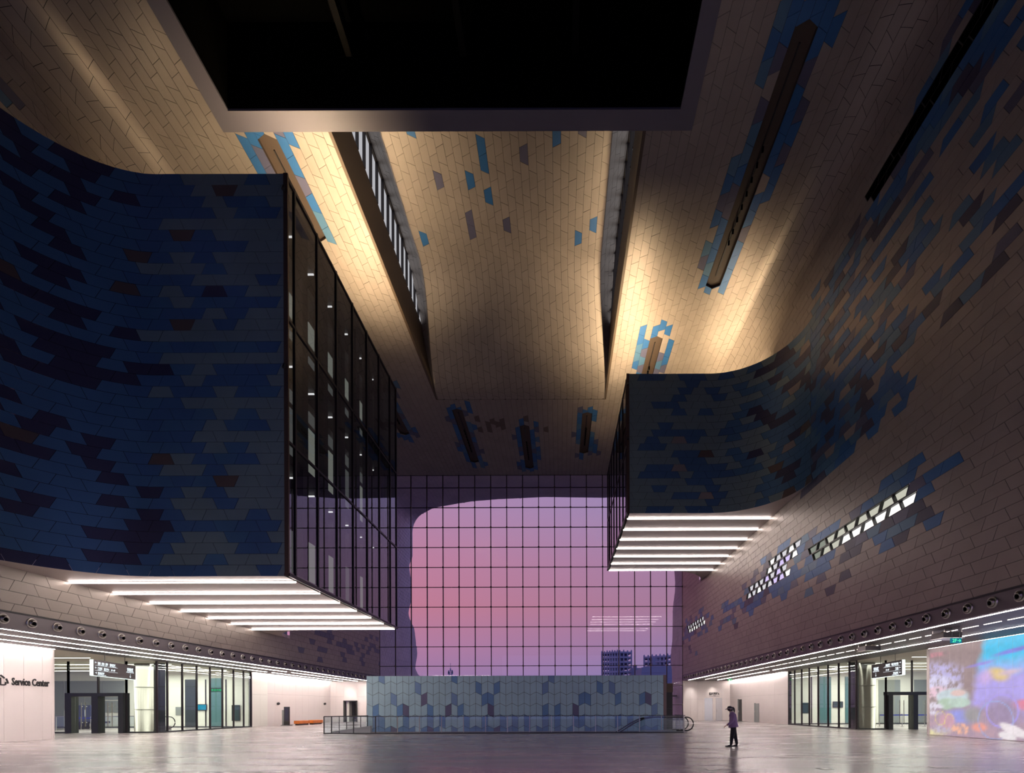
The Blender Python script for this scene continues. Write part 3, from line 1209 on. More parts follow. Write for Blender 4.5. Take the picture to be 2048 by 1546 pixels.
# ------------------------------------------------------------------ lower side zones: fascia, soffit, lower walls
for side in (-1, 1):
    nm = 'left' if side < 0 else 'right'
    x, wx = (XL, WL) if side < 0 else (XR, WR)
    st(box('trim_%d' % (3 if side < 0 else 4), (x, -8, ZS), (x + side * .12, YC, ZF - .06), M['fascia']), nm + ' grey metal fascia carrying the row of air nozzles')
    st(box('trim_%d' % (5 if side < 0 else 6), (x - side * .03, -8, ZF - .06), (x + side * .2, YC, ZF), M['dark']), 'dark shadow gap above the %s fascia' % nm)
    far = wx + side * (18 if side < 0 else 16)
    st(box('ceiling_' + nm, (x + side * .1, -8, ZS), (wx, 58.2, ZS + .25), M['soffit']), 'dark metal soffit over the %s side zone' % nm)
    st(box('ceiling_lobby_' + nm, (wx, 25.5, ZS), (far, 60, ZS + .25), M['lobby_ceil']), 'pale ceiling of the %s lobby' % nm)
    # strip lights in the soffit
    for k, xx in enumerate((x + side * .16, x + side * 1.75, x + side * 3.45, wx - side * .16)):
        if side > 0 and k == 1:
            continue
        q = thing('strip_light', ('white strip light along the hall edge of the %s soffit', 'white strip light running along the middle of the %s soffit',
                                  'white strip light nearer the wall in the %s soffit', 'white wash light along the top of the lower %s wall')[k] % nm, 'light', (xx, 25, ZS - .05), 'strip lights in the soffits')
        segs = [(-7.5, 55.8)] if k == 0 else [(-7.5, 41.2), (42.0, 55.6)] if k < 3 else [(5, 25.3), (41.8, 55.8)] if side < 0 else [(5, 26.4), (43.2, 57.5)]
        wd = .034 if k == 0 else .026
        for a, b in segs:
            box('diffuser', (xx - wd, a, ZS - .024), (xx + wd, b, ZS - .016), M['strip2'] if k == 3 and side > 0 and a < 30 else M['strip'], q)
            box('channel', (xx - wd - .03, a, ZS - .016), (xx + wd + .03, b, ZS - .004), M['dark'], q)
    if side > 0:
        q = thing('strip_light', 'thin dashed light line along the middle of the right soffit', 'light', (x + 1.75, 25, ZS - .02), 'strip lights in the soffits')
        y = 6
        while y < 55:
            box('diffuser', (x + 1.74, y, ZS - .015), (x + 1.76, y + .75, ZS - .001), M['strip2'], q)
            y += 1.0
    # air nozzles
    first = None
    y = 13.5 if side > 0 else 15.5
    pitch = .905 if side > 0 else .935
    if side > 0:
        y = 13.96 + (14.7 - 13.3) / 13.3 * 13.96 - 2 * .985
        pitch = .985
    else:
        y = 17.37 * 1.0775 - 2 * 1.01
        pitch = 1.01
    n = 0
    while y < YC - .5:
        if first is None:
            c = (x, y, (ZS + ZF) / 2 + .01)
            first = thing('air_nozzle', 'round silver jet nozzle in the grey fascia above the %s soffit' % nm, 'air nozzle', c, 'air nozzles in the %s fascia' % nm)
            y_ = y
            ax = Vector((-side, 0, -.25)).normalized()
            MB().lathe([(.20, .0), (.20, .03), (.175, .05), (.16, .03), (.15, .0)], c, (-side, 0, 0), 20).build('ring', M['steel'], first, smooth=True)
            MB().lathe([(.14, -.05), (.15, .04), (.13, .10), (.095, .13), (.075, .12), (.07, .05)], c, ax, 18).build('cup', mat('nozzle_metal', (.30, .28, .26), .25, 1.0) if 'nozzle_metal' not in bpy.data.materials else bpy.data.materials['nozzle_metal'], first, smooth=True)
            MB().lathe([(.06, .05), (.072, .122)], c, ax, 14).build('throat', M['black'], first)
            y0_ = y
        else:
            copy_thing(first, (0, y - y0_, 0))
        y += pitch
        n += 1

# lower walls as white panels
def panel_wall(name, a, b, thick, joints_at, zsplit, label, m=None):
    """vertical wall from plan point a to b; panels between joints, split at height zsplit"""
    a, b = Vector((*a, 0)), Vector((*b, 0))
    L = (b - a).length
    d = (b - a) / L
    n = Vector((-d.y, d.x, 0)) * thick
    back = MB().prism([a + n * .31, b + n * .31, b + n, a + n], (0, 0, ZS))
    w_ = back.build(name, M['joint'], origin=tuple(a))
    st(w_, label)
    js = [0] + [j for j in joints_at if 0 < j < L] + [L]
    for i in range(len(js) - 1):
        for z0, z1 in ((0.0, zsplit), (zsplit, ZS)):
            p, q = a + d * (js[i] + .005), a + d * (js[i + 1] - .005)
            MB().prism([p + Vector((0, 0, z0 + .005)), q + Vector((0, 0, z0 + .005)), q + n * .3 + Vector((0, 0, z0 + .005)), p + n * .3 + Vector((0, 0, z0 + .005))],
                       (0, 0, z1 - z0 - .01)).build('panel', m or M['white'], w_)
    return w_


J = lambda a, st_, n: [a + st_ * i for i in range(n)]
# left: service wall, recess, pier wall, end wall
panel_wall('wall_service', (WL, 6), (WL, 25.3), .3, [25.3 - 6 - .45 - .86 * i for i in range(22)][::-1], ZS - .01, 'pale pink panelled wall carrying the service centre lettering')
mb = MB()
pts = [(WL, 25.3)] + [(WL - .35 + .35 * math.cos(R(10 * i)), 25.3 + .35 * math.sin(R(10 * i))) for i in range(1, 10)] + [(WL - 7, 25.65), (WL - 7, 25.3)]
st(MB().prism([(x, y, 0) for x, y in pts], (0, 0, ZS)).build('wall_service_end', M['white']), 'rounded end of the service wall')
pier = panel_wall('wall_pier_left', (WL + .05, 41.7), (WL + .05, 43.9), .3, [1.1], ZS * .6, 'cream wall pier beside the left glazed lobby', M['lobby'])
panel_wall('wall_left_lower', (WL, 43.9), (WL, 56), .3, J(1.2, 1.2, 9), 2.95, 'pale pink panelled lower wall at left')
panel_wall('wall_end_left', (WL, 56), (-25.06, 56), .3, [.7], 2.95, 'panelled end wall at left, beside its doorway')
panel_wall('wall_end_left_side', (-23.45, 56), (XL, 56), .3, [1.0], 2.95, 'panelled end wall at left, next to the curtain wall')
st(box('wall_end_left_head', (-25.06, 56, 2.5), (-23.45, 56.3, ZS), M['white']), 'wall above the doorway at the left end')
st(box('wall_end_post_left', (XL - .12, 55.9, 0), (XL + .12, YC, ZS), M['fascia']), 'grey metal corner post at the left end wall')
# right
panel_wall('wall_right_lower', (WR, 57.8), (WR, 44.6), .3, [1.2 * i for i in range(1, 11)], 2.75, 'white panelled lower wall at right')
panel_wall('wall_pier_right', (WR - .05, 44.6), (WR - .05, 42.9), .3, [], ZS * .58, 'bright white wall pier beside the right glazed lobby')
panel_wall('wall_end_right', (XR, 57.7), (17.25, 57.7), .3, [.9, 1.7, 2.3], 2.55, 'white panelled end wall at right')
panel_wall('wall_end_right_side', (19.35, 57.7), (WR, 57.7), .3, [], 2.55, 'white panelled end wall at right, beside its doors')
st(box('wall_end_right_head', (17.25, 57.7, 2.75), (19.35, 58, ZS), M['white']), 'wall above the exhibition hall doors')
# hall enclosure behind the camera
bw = structure('wall_back', (0, -8.1, 0), 'unseen end wall behind the viewpoint, its wide opening shaped to admit dusk light')
box('wall_head', (-46, -8.2, 15), (38, -8, 36), M['fascia'], bw)  # head keeps the added opening low, so the hall top stays dark
box('wall_pier', (-46, -8.2, 0), (XL, -8, 15), M['white'], bw)
box('wall_pier', (XR, -8.2, 0), (38, -8, 15), M['white'], bw)
for i in range(10):
    x = XL + (XR - XL) * i / 9
    box('mullion', (x - .05, -8.2, 0), (x + .05, -8, 15), M['mull'], bw)

# left end doorway: dark opening with a half-open pale door and a grey screen
d = structure('door_1', (-24.2, 56.2, 0), 'dark framed doorway in the left end wall')
for a, b in (((-25.06, 55.9, 0), (-24.92, 56.4, 2.5)), ((-23.55, 55.9, 0), (-23.45, 56.4, 2.5)), ((-25.06, 55.9, 2.4), (-23.45, 56.4, 2.5))):
    box('frame', a, b, M['portal'], d)
box('leaf', (-24.85, 56.3, .02), (-24.55, 57.1, 2.36), M['lobby'], d)
box('inner_screen', (-24.5, 57.6, .3), (-23.6, 57.65, 2.1), M['sign'], d)
box('back_wall', (-25.4, 58.0, 0), (-23.2, 58.1, 2.6), M['lobby_grey'], d)
# right double door
d = structure('door_2', (18.3, 57.8, 0), 'white double door under the exhibition hall lettering')
greyd = mat('grey_door', (.55, .54, .56), .5)
box('frame', (17.25, 57.72, 2.68), (19.35, 57.95, 2.75), M['white'], d)
box('leaf', (17.27, 57.75, .02), (18.22, 57.85, 2.68), mat('pale_door', (.66, .68, .74), .5), d)
lf = box('leaf', (18.24, 57.75, .02), (18.62, 57.85, 2.68), M['white'], d)
lf = box('leaf', (18.64, 57.7, .02), (19.33, 57.8, 2.68), greyd, d)
box('handle', (18.70, 57.62, 1.0), (18.74, 57.7, 1.3), M['steel'], lf)
# slim service doors in the right wall
for i, (y, h, m_) in enumerate(((54.3, 2.45, M['dark']), (49.6, 1.95, M['lobby_grey']))):
    d = structure('door_%d' % (3 + i), (WR, y, 0), ('dark slot-like doorway in the right lower wall', 'slim grey cabinet door in the right lower wall')[i])
    box('leaf', (WR - .06, y - .35, .02), (WR - .02, y + .55, h), m_, d)
    box('frame', (WR - .09, y + .55, 0), (WR - .01, y + .75, h + .04), M['lobby_grey'], d)
    box('handle', (WR - .14, y + .40, 1.0), (WR - .06, y + .45, 1.2), M['steel'], d)


# ------------------------------------------------------------------ glazed lobbies
def glass_wall(name, label, axis, fixed, marks, z1, parts_m, post=.035):
    """axis 'x': wall at y=fixed with mullions at x marks; 'y': wall at x=fixed with mullions at y marks"""
    g = structure(name, (marks[0], fixed, 0) if axis == 'x' else (fixed, marks[0], 0), label)

    def B(nm, a, b, d, z0, zz, m):
        box(nm, (a, fixed - d, z0) if axis == 'x' else (fixed - d, a, z0), (b, fixed + d, zz) if axis == 'x' else (fixed + d, b, zz), m, g)
    ms = sorted(marks)
    for q in ms:
        B('mullion', q - post, q + post, .06, 0, z1, M['mull'])
    for i in range(len(ms) - 1):
        B('pane', ms[i] + post, ms[i + 1] - post, .008, .09, z1, parts_m)
    B('sill', ms[0], ms[-1], .07, 0, .09, M['portal'])
    return g


YL, YR_ = 31.9, 33.1
fx = lambda px, Y: at(px, 1440, Y)[0]
left_marks = [-40.5, -37, fx(108, YL) - 1.2, fx(144, YL), fx(197, YL), fx(249, YL), fx(279, YL), WL]
glass_wall('window_7', 'glazed front of the left lobby beside the service wall', 'x', YL, [m for m in left_marks if m < fx(140, YL)] + [fx(137, YL)], ZS, M['lobbyglass'])
gl = glass_wall('window_8', 'glass beside the left lobby doors', 'x', YL, [fx(253, YL), WL], ZS, M['lobbyglass'])
glass_wall('window_9', 'long glazed side of the left lobby with slim black mullions', 'y', WL, [YL, 32.75, 34.05, 35.4, 36.75, 38.1, 39.4, 40.65, 41.65], ZS, M['lobbyglass'])
glass_wall('window_10', 'long glazed side of the right lobby with slim black mullions', 'y', WR, [YR_, 33.9, 35.2, 36.6, 38.0, 39.35, 40.6, 41.8, 42.9], ZS, M['lobbyglass'])
glass_wall('window_11', 'glass beside the right lobby doors', 'x', YR_, [WR, fx(1772, YR_)], ZS, M['lobbyglass'])


def portal(name, label, Y, x0, x1, top, posts, over):
    d = structure(name, ((x0 + x1) / 2, Y, 0), label)
    for a, b in posts:
        box('post', (a, Y - .25, 0), (b, Y + .25, top), M['portal'], d)
    box('lintel', (x0, Y - .25, top), (x1, Y + .25, top + .22), M['portal'], d)
    for i in range(len(posts) - 1):
        a, b = posts[i][1], posts[i + 1][0]
        mid = (a + b) / 2
        for q0, q1, h in ((a, mid, mid - .14), (mid, b, mid + .14)):
            lf = box('leaf', (q0 + .02, Y - .012, .03), (q1 - .02, Y + .012, top - .05), M['lobbyglass'], d)
            MB().tube([(h, Y - .10, .45), (h, Y - .10, 2.0)], .022, 8).tube([(h, Y - .1, .7), (h, Y, .7)], .012, 6).tube([(h, Y - .1, 1.75), (h, Y, 1.75)], .012, 6).build('bar_handle', M['steel'], lf)
    ms = over
    for i in range(len(ms)):
        box('mullion', (ms[i] - .035, Y - .06, top + .22), (ms[i] + .035, Y + .06, ZS), M['mull'], d)
        if i < len(ms) - 1:
            box('pane', (ms[i] + .035, Y - .008, top + .22), (ms[i + 1] - .035, Y + .008, ZS), M['lobbyglass'], d)
    return d


X = lambda px: fx(px, YL)
portal('door_5', 'black portal with two pairs of glass doors in the left lobby', YL, X(137), X(253), 2.42, [(X(137), X(150)), (X(190), X(203)), (X(243), X(253))], [X(137), X(197), X(253)])
X = lambda px: fx(px, YR_)
portal('door_6', 'black portal with glass doors in the right lobby', YR_, X(1772), X(1886), 2.35, [(X(1773), X(1781.5)), (X(1822), X(1831)), (X(1874), X(1884))], [X(1772), X(1824), X(1875)])

# lobby rooms
def lobby(side, Yf, Yb, feats):
    nm = 'left' if side < 0 else 'right'
    wx = WL if side < 0 else WR
    far = wx + side * 17
    w_ = structure('wall_lobby_' + nm, (wx + side * 8, Yb, 0), 'back wall of the %s lobby with pale panels and dark glass doors' % nm)
    feats = sorted(feats)
    # base wall
    box('wall_base', (wx + side * .1, Yb, 0), (far, Yb + .2, ZS), M['lobby'], w_)
    box('skirting', (wx + side * .1, Yb - .04, 0), (far, Yb, .09), M['portal'], w_)
    for a, b, z0, z1, m_, n_ in feats:
        xa, xb = at(a, 1440, Yb)[0], at(b, 1440, Yb)[0]
        box(n_, (xa, Yb - .05, z0), (xb, Yb - .01, z1), m_, w_)
    st(box('wall_lobby_side_' + nm, (far, Yf, 0), (far + side * .2, Yb + .2, ZS), M['lobby']), 'far side wall of the %s lobby' % nm)
    for i, y in enumerate((Yf - 2.5, Yf + 1.8, Yf + 4.5, Yf + 7.4)):
        q = thing('lobby_light', 'slim ceiling light line in the %s lobby, %s from the doors' % (nm, ORD[i]), 'light', (wx + side * 4, y, ZS - .06), 'ceiling lines in the %s lobby' % nm)
        x0, x1 = (wx + side * .5, far) if i else (wx + side * 2.0, wx + side * 9)
        box('diffuser', (x0, y - .05, ZS - .04), (x1, y + .05, ZS - .03), M['lobbystrip'], q)
        box('channel', (x0, y - .08, ZS - .03), (x1, y + .08, ZS - .006), M['steel'], q)


dg = mat('dark_glass_panel', (.045, .055, .06), .2)
tg = mat('teal_glass_panel', (.10, .20, .21), .2)
lobby(-1, YL, 41.4, [(371, 392, .1, 4.1, dg, 'dark_panel'), (419, 443, .1, 4.2, tg, 'glass_panel'), (411, 413, .1, 4.1, M['mull'], 'slim_post'), (451.5, 453.5, .1, 4.1, M['mull'], 'slim_post'),
                     (352, 367, 1.05, 1.75, M['lobby_grey'], 'notice_board'), (130, 205, 1.5, 4.0, M['lobby_grey'], 'grey_panel'), (60, 128, .1, 4.0, M['lobby_grey'], 'grey_panel'),
                     (206, 250, 2.4, 4.0, M['lobby_grey'], 'grey_panel'), (208, 240, 1.3, 2.3, M['lobby_grey'], 'board')])
lobby(1, YR_, 43.8, [(1639, 1662, .1, 4.3, tg, 'glass_panel'), (1690, 1712, .1, 4.3, tg, 'glass_panel'), (1622, 1624, .1, 4.3, M['mull'], 'slim_post'),
                     (1602, 1618, 1.0, 1.95, M['screen'], 'notice_board'), (1757, 1800, .1, 4.0, M['lobby_grey'], 'grey_panel'), (1828, 1880, .1, 4.0, M['lobby_grey'], 'grey_panel')])


def wall_screen(label, a, b, z0, z1, Y, picture):
    xa, xb = at(a, 1440, Y)[0], at(b, 1440, Y)[0]
    t = thing('wall_screen', label, 'screen', ((xa + xb) / 2, Y, z0))
    box('bezel', (xa, Y - .1, z0), (xb, Y - .06, z1), M['dark'], t)
    box('display', (xa + .05, Y - .105, z0 + .05), (xb - .05, Y - .1, z1 - .05), picture, t)
    return t


wall_screen('teal glowing wall screen on the pale back wall of the left lobby', 394, 415, 1.45, 1.98, 41.4, emission('sea_picture', (.03, .32, .48), 1.1))
wall_screen('dark framed double wall screen near the right end of the left lobby', 465, 481, .55, 1.9, 41.4, M['screen'])
wall_screen('dark horizontal wall screen on the back wall of the right lobby', 1665, 1685, 1.5, 2.05, 43.8, M['screen'])
t = thing('led_message', 'green running-text display above the teal glass door in the left lobby', 'display', (at(431, 1380, 41.2)[0], 41.25, 3.1))
text_mesh('message', '欢迎光临', .24, emission('green_led', (.02, .8, .3), 1.0), t, (at(420.5, 1380, 41.2)[0], 41.3, 3.1), (1, 0, 0), .004, width=.9)
box('housing', (at(419.5, 1380, 41.2)[0], 41.305, 3.05), (at(442, 1380, 41.2)[0], 41.34, 3.38), M['dark'], t)

# round steel columns inside the lobbies
colm = mat('column_steel', (.50, .47, .42), .3, .9)
for x, y, lab in ((at(293, 1440, 34)[0], 34.0, 'left'), (at(1730, 1440, 35.2)[0], 35.2, 'right')):
    t = thing('round_column', 'round brushed steel column behind the %s lobby glass' % lab, 'column', (x, y, 0))
    MB().lathe([(.66, 0), (.66, ZS - .02)], (x, y, 0), (0, 0, 1), 32).build('shaft', colm, t, smooth=True)
    for z in (1.55, 3.1):
        MB().lathe([(.664, 0), (.664, .012)], (x, y, z), (0, 0, 1), 32).build('seam', M['lobby_grey'], t)
for x, y, lab in ((at(322, 1440, 32.8)[0] - .5, 33.3, 'left'), (at(1702, 1440, 34.4)[0] + .35, 34.6, 'right')):
    t = thing('dark_column', 'slim dark clad column at the corner of the %s lobby' % lab, 'column', (x, y, 0))
    box('shaft', (x - .22, y - .22, 0), (x + .22, y + .22, ZS - .01), M['portal'], t)
    box('foot', (x - .24, y - .24, 0), (x + .24, y + .24, .1), M['dark'], t)

# queue barriers and gates inside the lobbies
def barrier(x0, x1, y, label, m_, n):
    t = thing('queue_barrier', label, 'barrier', ((x0 + x1) / 2, y, 0))
    for i in range(n):
        x = x0 + (x1 - x0) * i / (n - 1)
        MB().lathe([(.16, 0), (.16, .02), (.025, .04), (.025, .95), (.035, .96), (.035, 1.0)], (x, y, 0), (0, 0, 1), 10).build('post', M['steel'], t)
    box('belt', (x0, y - .01, .86), (x1, y + .01, .95), m_, t)


bluebelt = mat('blue_belt', (.02, .03, .32), .5)
barrier(fx(1759, 38), fx(1872, 38), 38.0, 'blue belt queue barrier in the right lobby', bluebelt, 6)
barrier(fx(143, 37), fx(200, 37), 37.0, 'blue belt queue barrier behind the left doors', bluebelt, 4)
for k, (a, b) in enumerate(((112, 136), (204, 240), (251, 272))):
    Y = 36.5 + .4 * k
    t = thing('glass_barrier', ('low glass barrier left of the left doors', 'low glass barrier behind the second pair of left doors', 'low glass barrier right of the left doors')[k], 'barrier', (fx(a, Y), Y, 0))
    box('rail', (fx(a, Y), Y - .02, 1.0), (fx(b, Y), Y + .02, 1.06), M['steel'], t)
    box('pane', (fx(a, Y), Y - .006, .1), (fx(b, Y), Y + .006, 1.0), M['railglass'], t)
    for q in (a, b):
        box('post', (fx(q, Y) - .03, Y - .03, 0), (fx(q, Y) + .03, Y + .03, 1.06), M['steel'], t)
t = thing('inspection_machine', 'dark blue lit inspection machine behind the first pair of left doors', 'scanner', (fx(172, 38.5), 38.5, 0))
x0, x1 = fx(157, 38.5), fx(189, 38.5)
box('housing', (x0, 38.2, .6), (x1, 39.4, 1.9), mat('machine_blue', (.05, .06, .12), .4), t)
box('belt_bed', (x0 - .8, 38.4, .45), (x1 + .6, 39.2, .6), M['dark'], t)
for q in (x0 + .15, x1 - .15):
    box('foot', (q - .05, 38.4, 0), (q + .05, 39.2, .45), M['dark'], t)
box('lamp', (x0 + .2, 38.18, 1.0), (x0 + .26, 38.2, 1.35), M['white_text'], t)
box('lamp', (x1 - .45, 38.18, 1.0), (x1 - .39, 38.2, 1.55), M['white_text'], t)
t = thing('escalator_newel', 'escalator newel with round black handrail behind the left lobby side glass', 'escalator', (at(338, 1455, 36)[0], 36, 0))
xx = at(339, 1455, 36)[0]
pts = [(xx - .5, 36, 1.0), (xx, 36, 1.0)] + [(xx + .0 + .42 * math.sin(R(a)), 36, .58 + .42 * math.cos(R(a))) for a in range(0, 181, 20)] + [(xx - .4, 36, .16)]
MB().tube(pts, .035, 8).build('handrail', M['rubber'], t)
box('plinth', (xx - .55, 35.8, 0), (xx - .02, 36.2, .32), M['steel'], t)
MB().tube([(xx - .45, 36, .3), (xx - .45, 36, 1.25), (xx - .1, 36, 1.25), (xx - .1, 36, .3)], .025, 6).build('stop_bar', M['dark'], t)

# ------------------------------------------------------------------ lettering and signs
t = thing('wall_lettering', 'raised black lettering reading Service Center on the pink service wall', 'sign', (WL, 24.2, 2.75))
def wy(px):
    return WL * F / (px - VPX)
za = 1.55 + (1419.4 - 1371) * wy(60) / F
text_mesh('latin_text', 'Service Center', .50, M['black_text'], t, (WL + .012, wy(23), za), (0, 1, 0), .02, bold=.012, width=wy(98) - wy(23))
text_mesh('chinese_text', '服务中心', .56, M['black_text'], t, (WL + .012, wy(17) - 2.15, za + .0), (0, 1, 0), .02, bold=.012, width=2.15)

t = thing('door_lettering', 'black lettering of exhibition hall A over the white double door', 'sign', (18.2, 57.7, 3.0))
text_mesh('chinese_text', '临时展厅A', .36, M['black_text'], t, (at(1418, 1392, 57.7)[0], 57.69, 3.05), (1, 0, 0), .01, bold=.014, width=1.22)
text_mesh('latin_text', 'Temporary Exhibition Hall A', .12, M['black_text'], t, (at(1418, 1392, 57.7)[0], 57.69, 2.87), (1, 0, 0), .008, width=1.22)


def hanging_sign(side, a, b, label):
    """lightbox sign hung from the soffit; a, b plan corners of its face, seen from the hall"""
    a, b = Vector((*a, 0)), Vector((*b, 0))
    d = (b - a).normalized()
    L = (b - a).length
    n = Vector((d.y, -d.x, 0))           # towards the viewer
    z0, z1 = 3.42, 4.28
    t = thing('hanging_sign', label, 'sign', tuple((a + b) / 2 + Vector((0, 0, z0))))
    MB().prism([a + Vector((0, 0, z0)), b + Vector((0, 0, z0)), b - n * .16 + Vector((0, 0, z0)), a - n * .16 + Vector((0, 0, z0))], (0, 0, z1 - z0)).build('case', M['sign'], t)
    e = a if side < 0 else b
    o = -d if side < 0 else d
    MB().prism([e + o * .005 + Vector((0, 0, z0)), e + o * .005 - n * .16 + Vector((0, 0, z0)), e + o * .02 - n * .16 + Vector((0, 0, z0)), e + o * .02 + Vector((0, 0, z0))], (0, 0, z1 - z0)).build('lit_edge', M['lightbox'], t)
    MB().prism([a + Vector((0, 0, z0 - .02)), b + Vector((0, 0, z0 - .02)), b - n * .16 + Vector((0, 0, z0 - .02)), a - n * .16 + Vector((0, 0, z0 - .02))], (0, 0, .015)).build('lit_bottom', M['lightbox'], t)
    for k in (.28, .76):
        p = a + d * (L * k) - n * .08
        MB().tube([p + Vector((0, 0, z1)), p + Vector((0, 0, ZS))], .015, 6).build('hanger', M['dark'], t)
    W = M['white_text']
    P = lambda x, z: tuple(a + d * x + n * .004 + Vector((0, 0, z0 + z)))
    T = lambda s_, x, z, size, wd, al='LEFT': text_mesh('lettering', s_, size, W, t, P(x, z), d, .002, al, bold=size * .03, width=wd)

    def line(x0, x1, z):
        MB().prism([P(x0, z), P(x1, z), P(x1, z + .012), P(x0, z + .012)], n * .004).build('rule', W, t)

    def arrow(x, z, dx, dz, h=.075):
        m_ = MB()
        c = Vector(P(x, z))
        f = d * dx + Vector((0, 0, dz))
        s_ = d * (-dz) + Vector((0, 0, dx))
        w_ = .012
        m_.prism([c - f * h - s_ * w_, c + f * h - s_ * w_, c + f * h + s_ * w_, c - f * h + s_ * w_], n * .003)
        for q in (1, -1):
            tip = c + f * h
            e1 = tip - f * (h * .7) + s_ * (q * h * .7)
            m_.prism([tip + f * .012, e1 + f * .012, e1 - f * .012, tip - f * .014], n * .003)
        m_.build('arrow', W, t)
    if side < 0:
        m0 = .12
        arrow(m0 + .08, .72, -1, 0)
        T('售票 · 咨询 · 寄存', m0 + .25, .64, .14, .95)
        T('Ticket · Information · Locker', m0 + .25, .585, .05, .85)
        T('临时展厅', m0 + 1.35, .64, .14, .55)
        T('Temporary Exhibition Hall', m0 + 1.35, .585, .05, .62)
        line(m0, 2.25, .55)
        arrow(m0 + .08, .43, -1, 0)
        T('餐饮区', m0 + .25, .36, .14, .42)
        T('Dining', m0 + .25, .305, .05, .3)
        T('服务中心', m0 + .8, .36, .14, .5)
        T('Service Center', m0 + .8, .305, .05, .4)
        T('1F-4F', m0 + 1.45, .34, .15, .4)
        line(m0, 2.25, .275)
        arrow(m0 + .08, .15, 1, 0)
        T('常设展厅', m0 + .25, .09, .14, .6)
        T('Permanent Exhibition Hall', m0 + .25, .035, .05, .75)
        T('安检区', L - .95, .47, .24, .68)
        T('Security Check Area', L - 1.02, .38, .075, .82)
        arrow(L - .6, .2, 0, -1, .12)
    else:
        e0 = L - .12
        arrow(e0 - .08, .72, 1, 0)
        T('售票·咨询·寄存', e0 - 1.05, .64, .14, .8)
        T('Ticket · Information', e0 - .95, .585, .05, .7)
        T('临时展厅', e0 - 1.72, .64, .14, .52)
        T('Temporary Exhibition Hall', e0 - 1.85, .585, .05, .65)
        line(e0 - 2.0, e0, .55)
        arrow(e0 - .08, .43, -1, 0)
        T('餐饮区', e0 - .6, .36, .14, .36)
        T('Dining', e0 - .6, .305, .05, .34)
        T('1F-4F', e0 - 1.72, .34, .15, .38)
        line(e0 - 2.0, e0, .275)
        arrow(e0 - .08, .15, -1, 0)
        T('常设展厅', e0 - .85, .09, .14, .58)
        T('Permanent Exhibition Hall', e0 - .95, .035, .05, .7)
        T('安检区', .28, .47, .24, .66)
        T('Security Check Area', .2, .38, .075, .8)
        arrow(.58, .2, 0, -1, .12)


# sign planes run out from the lobby corner towards the hall
def plan(px, Y):
    return (fx(px, Y), Y)


hanging_sign(-1, (at(187, 1335, 26.3)[0], 26.3), (at(271, 1340, 30.3)[0], 30.3), 'hanging black direction sign with white text before the left lobby doors')
hanging_sign(1, (at(1743, 1335, 31.6)[0], 31.6), (at(1804, 1330, 28.0)[0], 28.0), 'hanging black direction sign with white text before the right lobby doors')


def small_sign(px, py, Y, w_, h, body, label, face, textm, text_w):
    x, z = at(px, py, Y)
    t = thing('exit_sign', label, 'sign', (x, Y, z - h / 2))
    box('case', (x - w_ / 2, Y, z - h / 2), (x + w_ / 2, Y + .06, z + h / 2), face, t)
    text_mesh('lettering', body, h * .95, textm, t, (x - text_w / 2, Y - .004, z - h * .33), (1, 0, 0), .002, width=text_w)
    for q in (-.35, .35):
        MB().tube([(x + w_ * q, Y + .03, z + h / 2), (x + w_ * q, Y + .03, ZS)], .008, 5).build('hanger', M['dark'], t)


small_sign(1913, 1281, 19.2, .42, .2, '2F→', 'small teal sign reading 2F with arrow under the near projector', emission('teal_face', (.02, .22, .32), .9), emission('mint_text', (.1, 1, .45), 1.5), .34)
small_sign(1460, 1359.5, 49, .42, .2, '2F→', 'small green exit sign hanging at the far right soffit', emission('green_face', (.01, .30, .10), .9), emission('mint_text2', (.6, 1, .7), 1.5), .34)

# ------------------------------------------------------------------ projectors hung before the projection wall
def projector(px, py, Y, label):
    x, z = at(px, py, Y)
    t = thing('projector', label, 'projector', (x, Y, z - .13))
    box('case', (x - .42, Y - .3, z - .13), (x + .34, Y + .35, z + .10), M['sign'], t)
    MB().lathe([(.09, 0), (.09, .12), (.07, .12), (.07, .05)], (x + .34, Y, z), (1, 0, 0), 12).build('lens', M['black'], t)
    box('tray', (x - .46, Y - .34, z - .15), (x + .40, Y + .39, z - .13), M['steel'], t)
    for a, b in ((-.38, -.28), (.34, -.28), (-.38, .33), (.34, .33)):
        MB().tube([(x + a, Y + b, z - .13), (x + a, Y + b, ZS - .002)], .012, 5).build('rod', M['steel'], t)
    pts = [(x - .3 + .09 * i, Y + .05 * (i % 2), z + .11 + .04 * (i % 3)) for i in range(8)]
    MB().tube(pts, .018, 5).build('cable', mat('beige_cable', (.4, .3, .22), .6), t)


projector(1740, 1297, 24.6, 'farther dark ceiling projector hung from the right soffit')
projector(1896, 1271, 20.0, 'nearer dark ceiling projector hung above the 2F sign')

# ------------------------------------------------------------------ projection wall with the reef picture
def hsh(i, j):
    n = (i * 374761393 + j * 668265263) & 0xffffffff
    n = ((n ^ (n >> 13)) * 1274126177) & 0xffffffff
    return ((n ^ (n >> 16)) & 0xffff) / 65535.0


def vn(x, y):
    i, j = math.floor(x), math.floor(y)
    fx_, fy_ = x - i, y - j
    fx_, fy_ = fx_ * fx_ * (3 - 2 * fx_), fy_ * fy_ * (3 - 2 * fy_)
    a, b, c, d_ = hsh(i, j), hsh(i + 1, j), hsh(i, j + 1), hsh(i + 1, j + 1)
    return (a + (b - a) * fx_) * (1 - fy_) + (c + (d_ - c) * fx_) * fy_


def fbm(x, y):
    return .5 * vn(x, y) + .3 * vn(2.1 * x + 7, 2.1 * y) + .2 * vn(4.3 * x, 4.3 * y + 3)


def mixc(a, b, t):
    t = min(1, max(0, t))
    return tuple(p + (q - p) * t for p, q in zip(a, b))


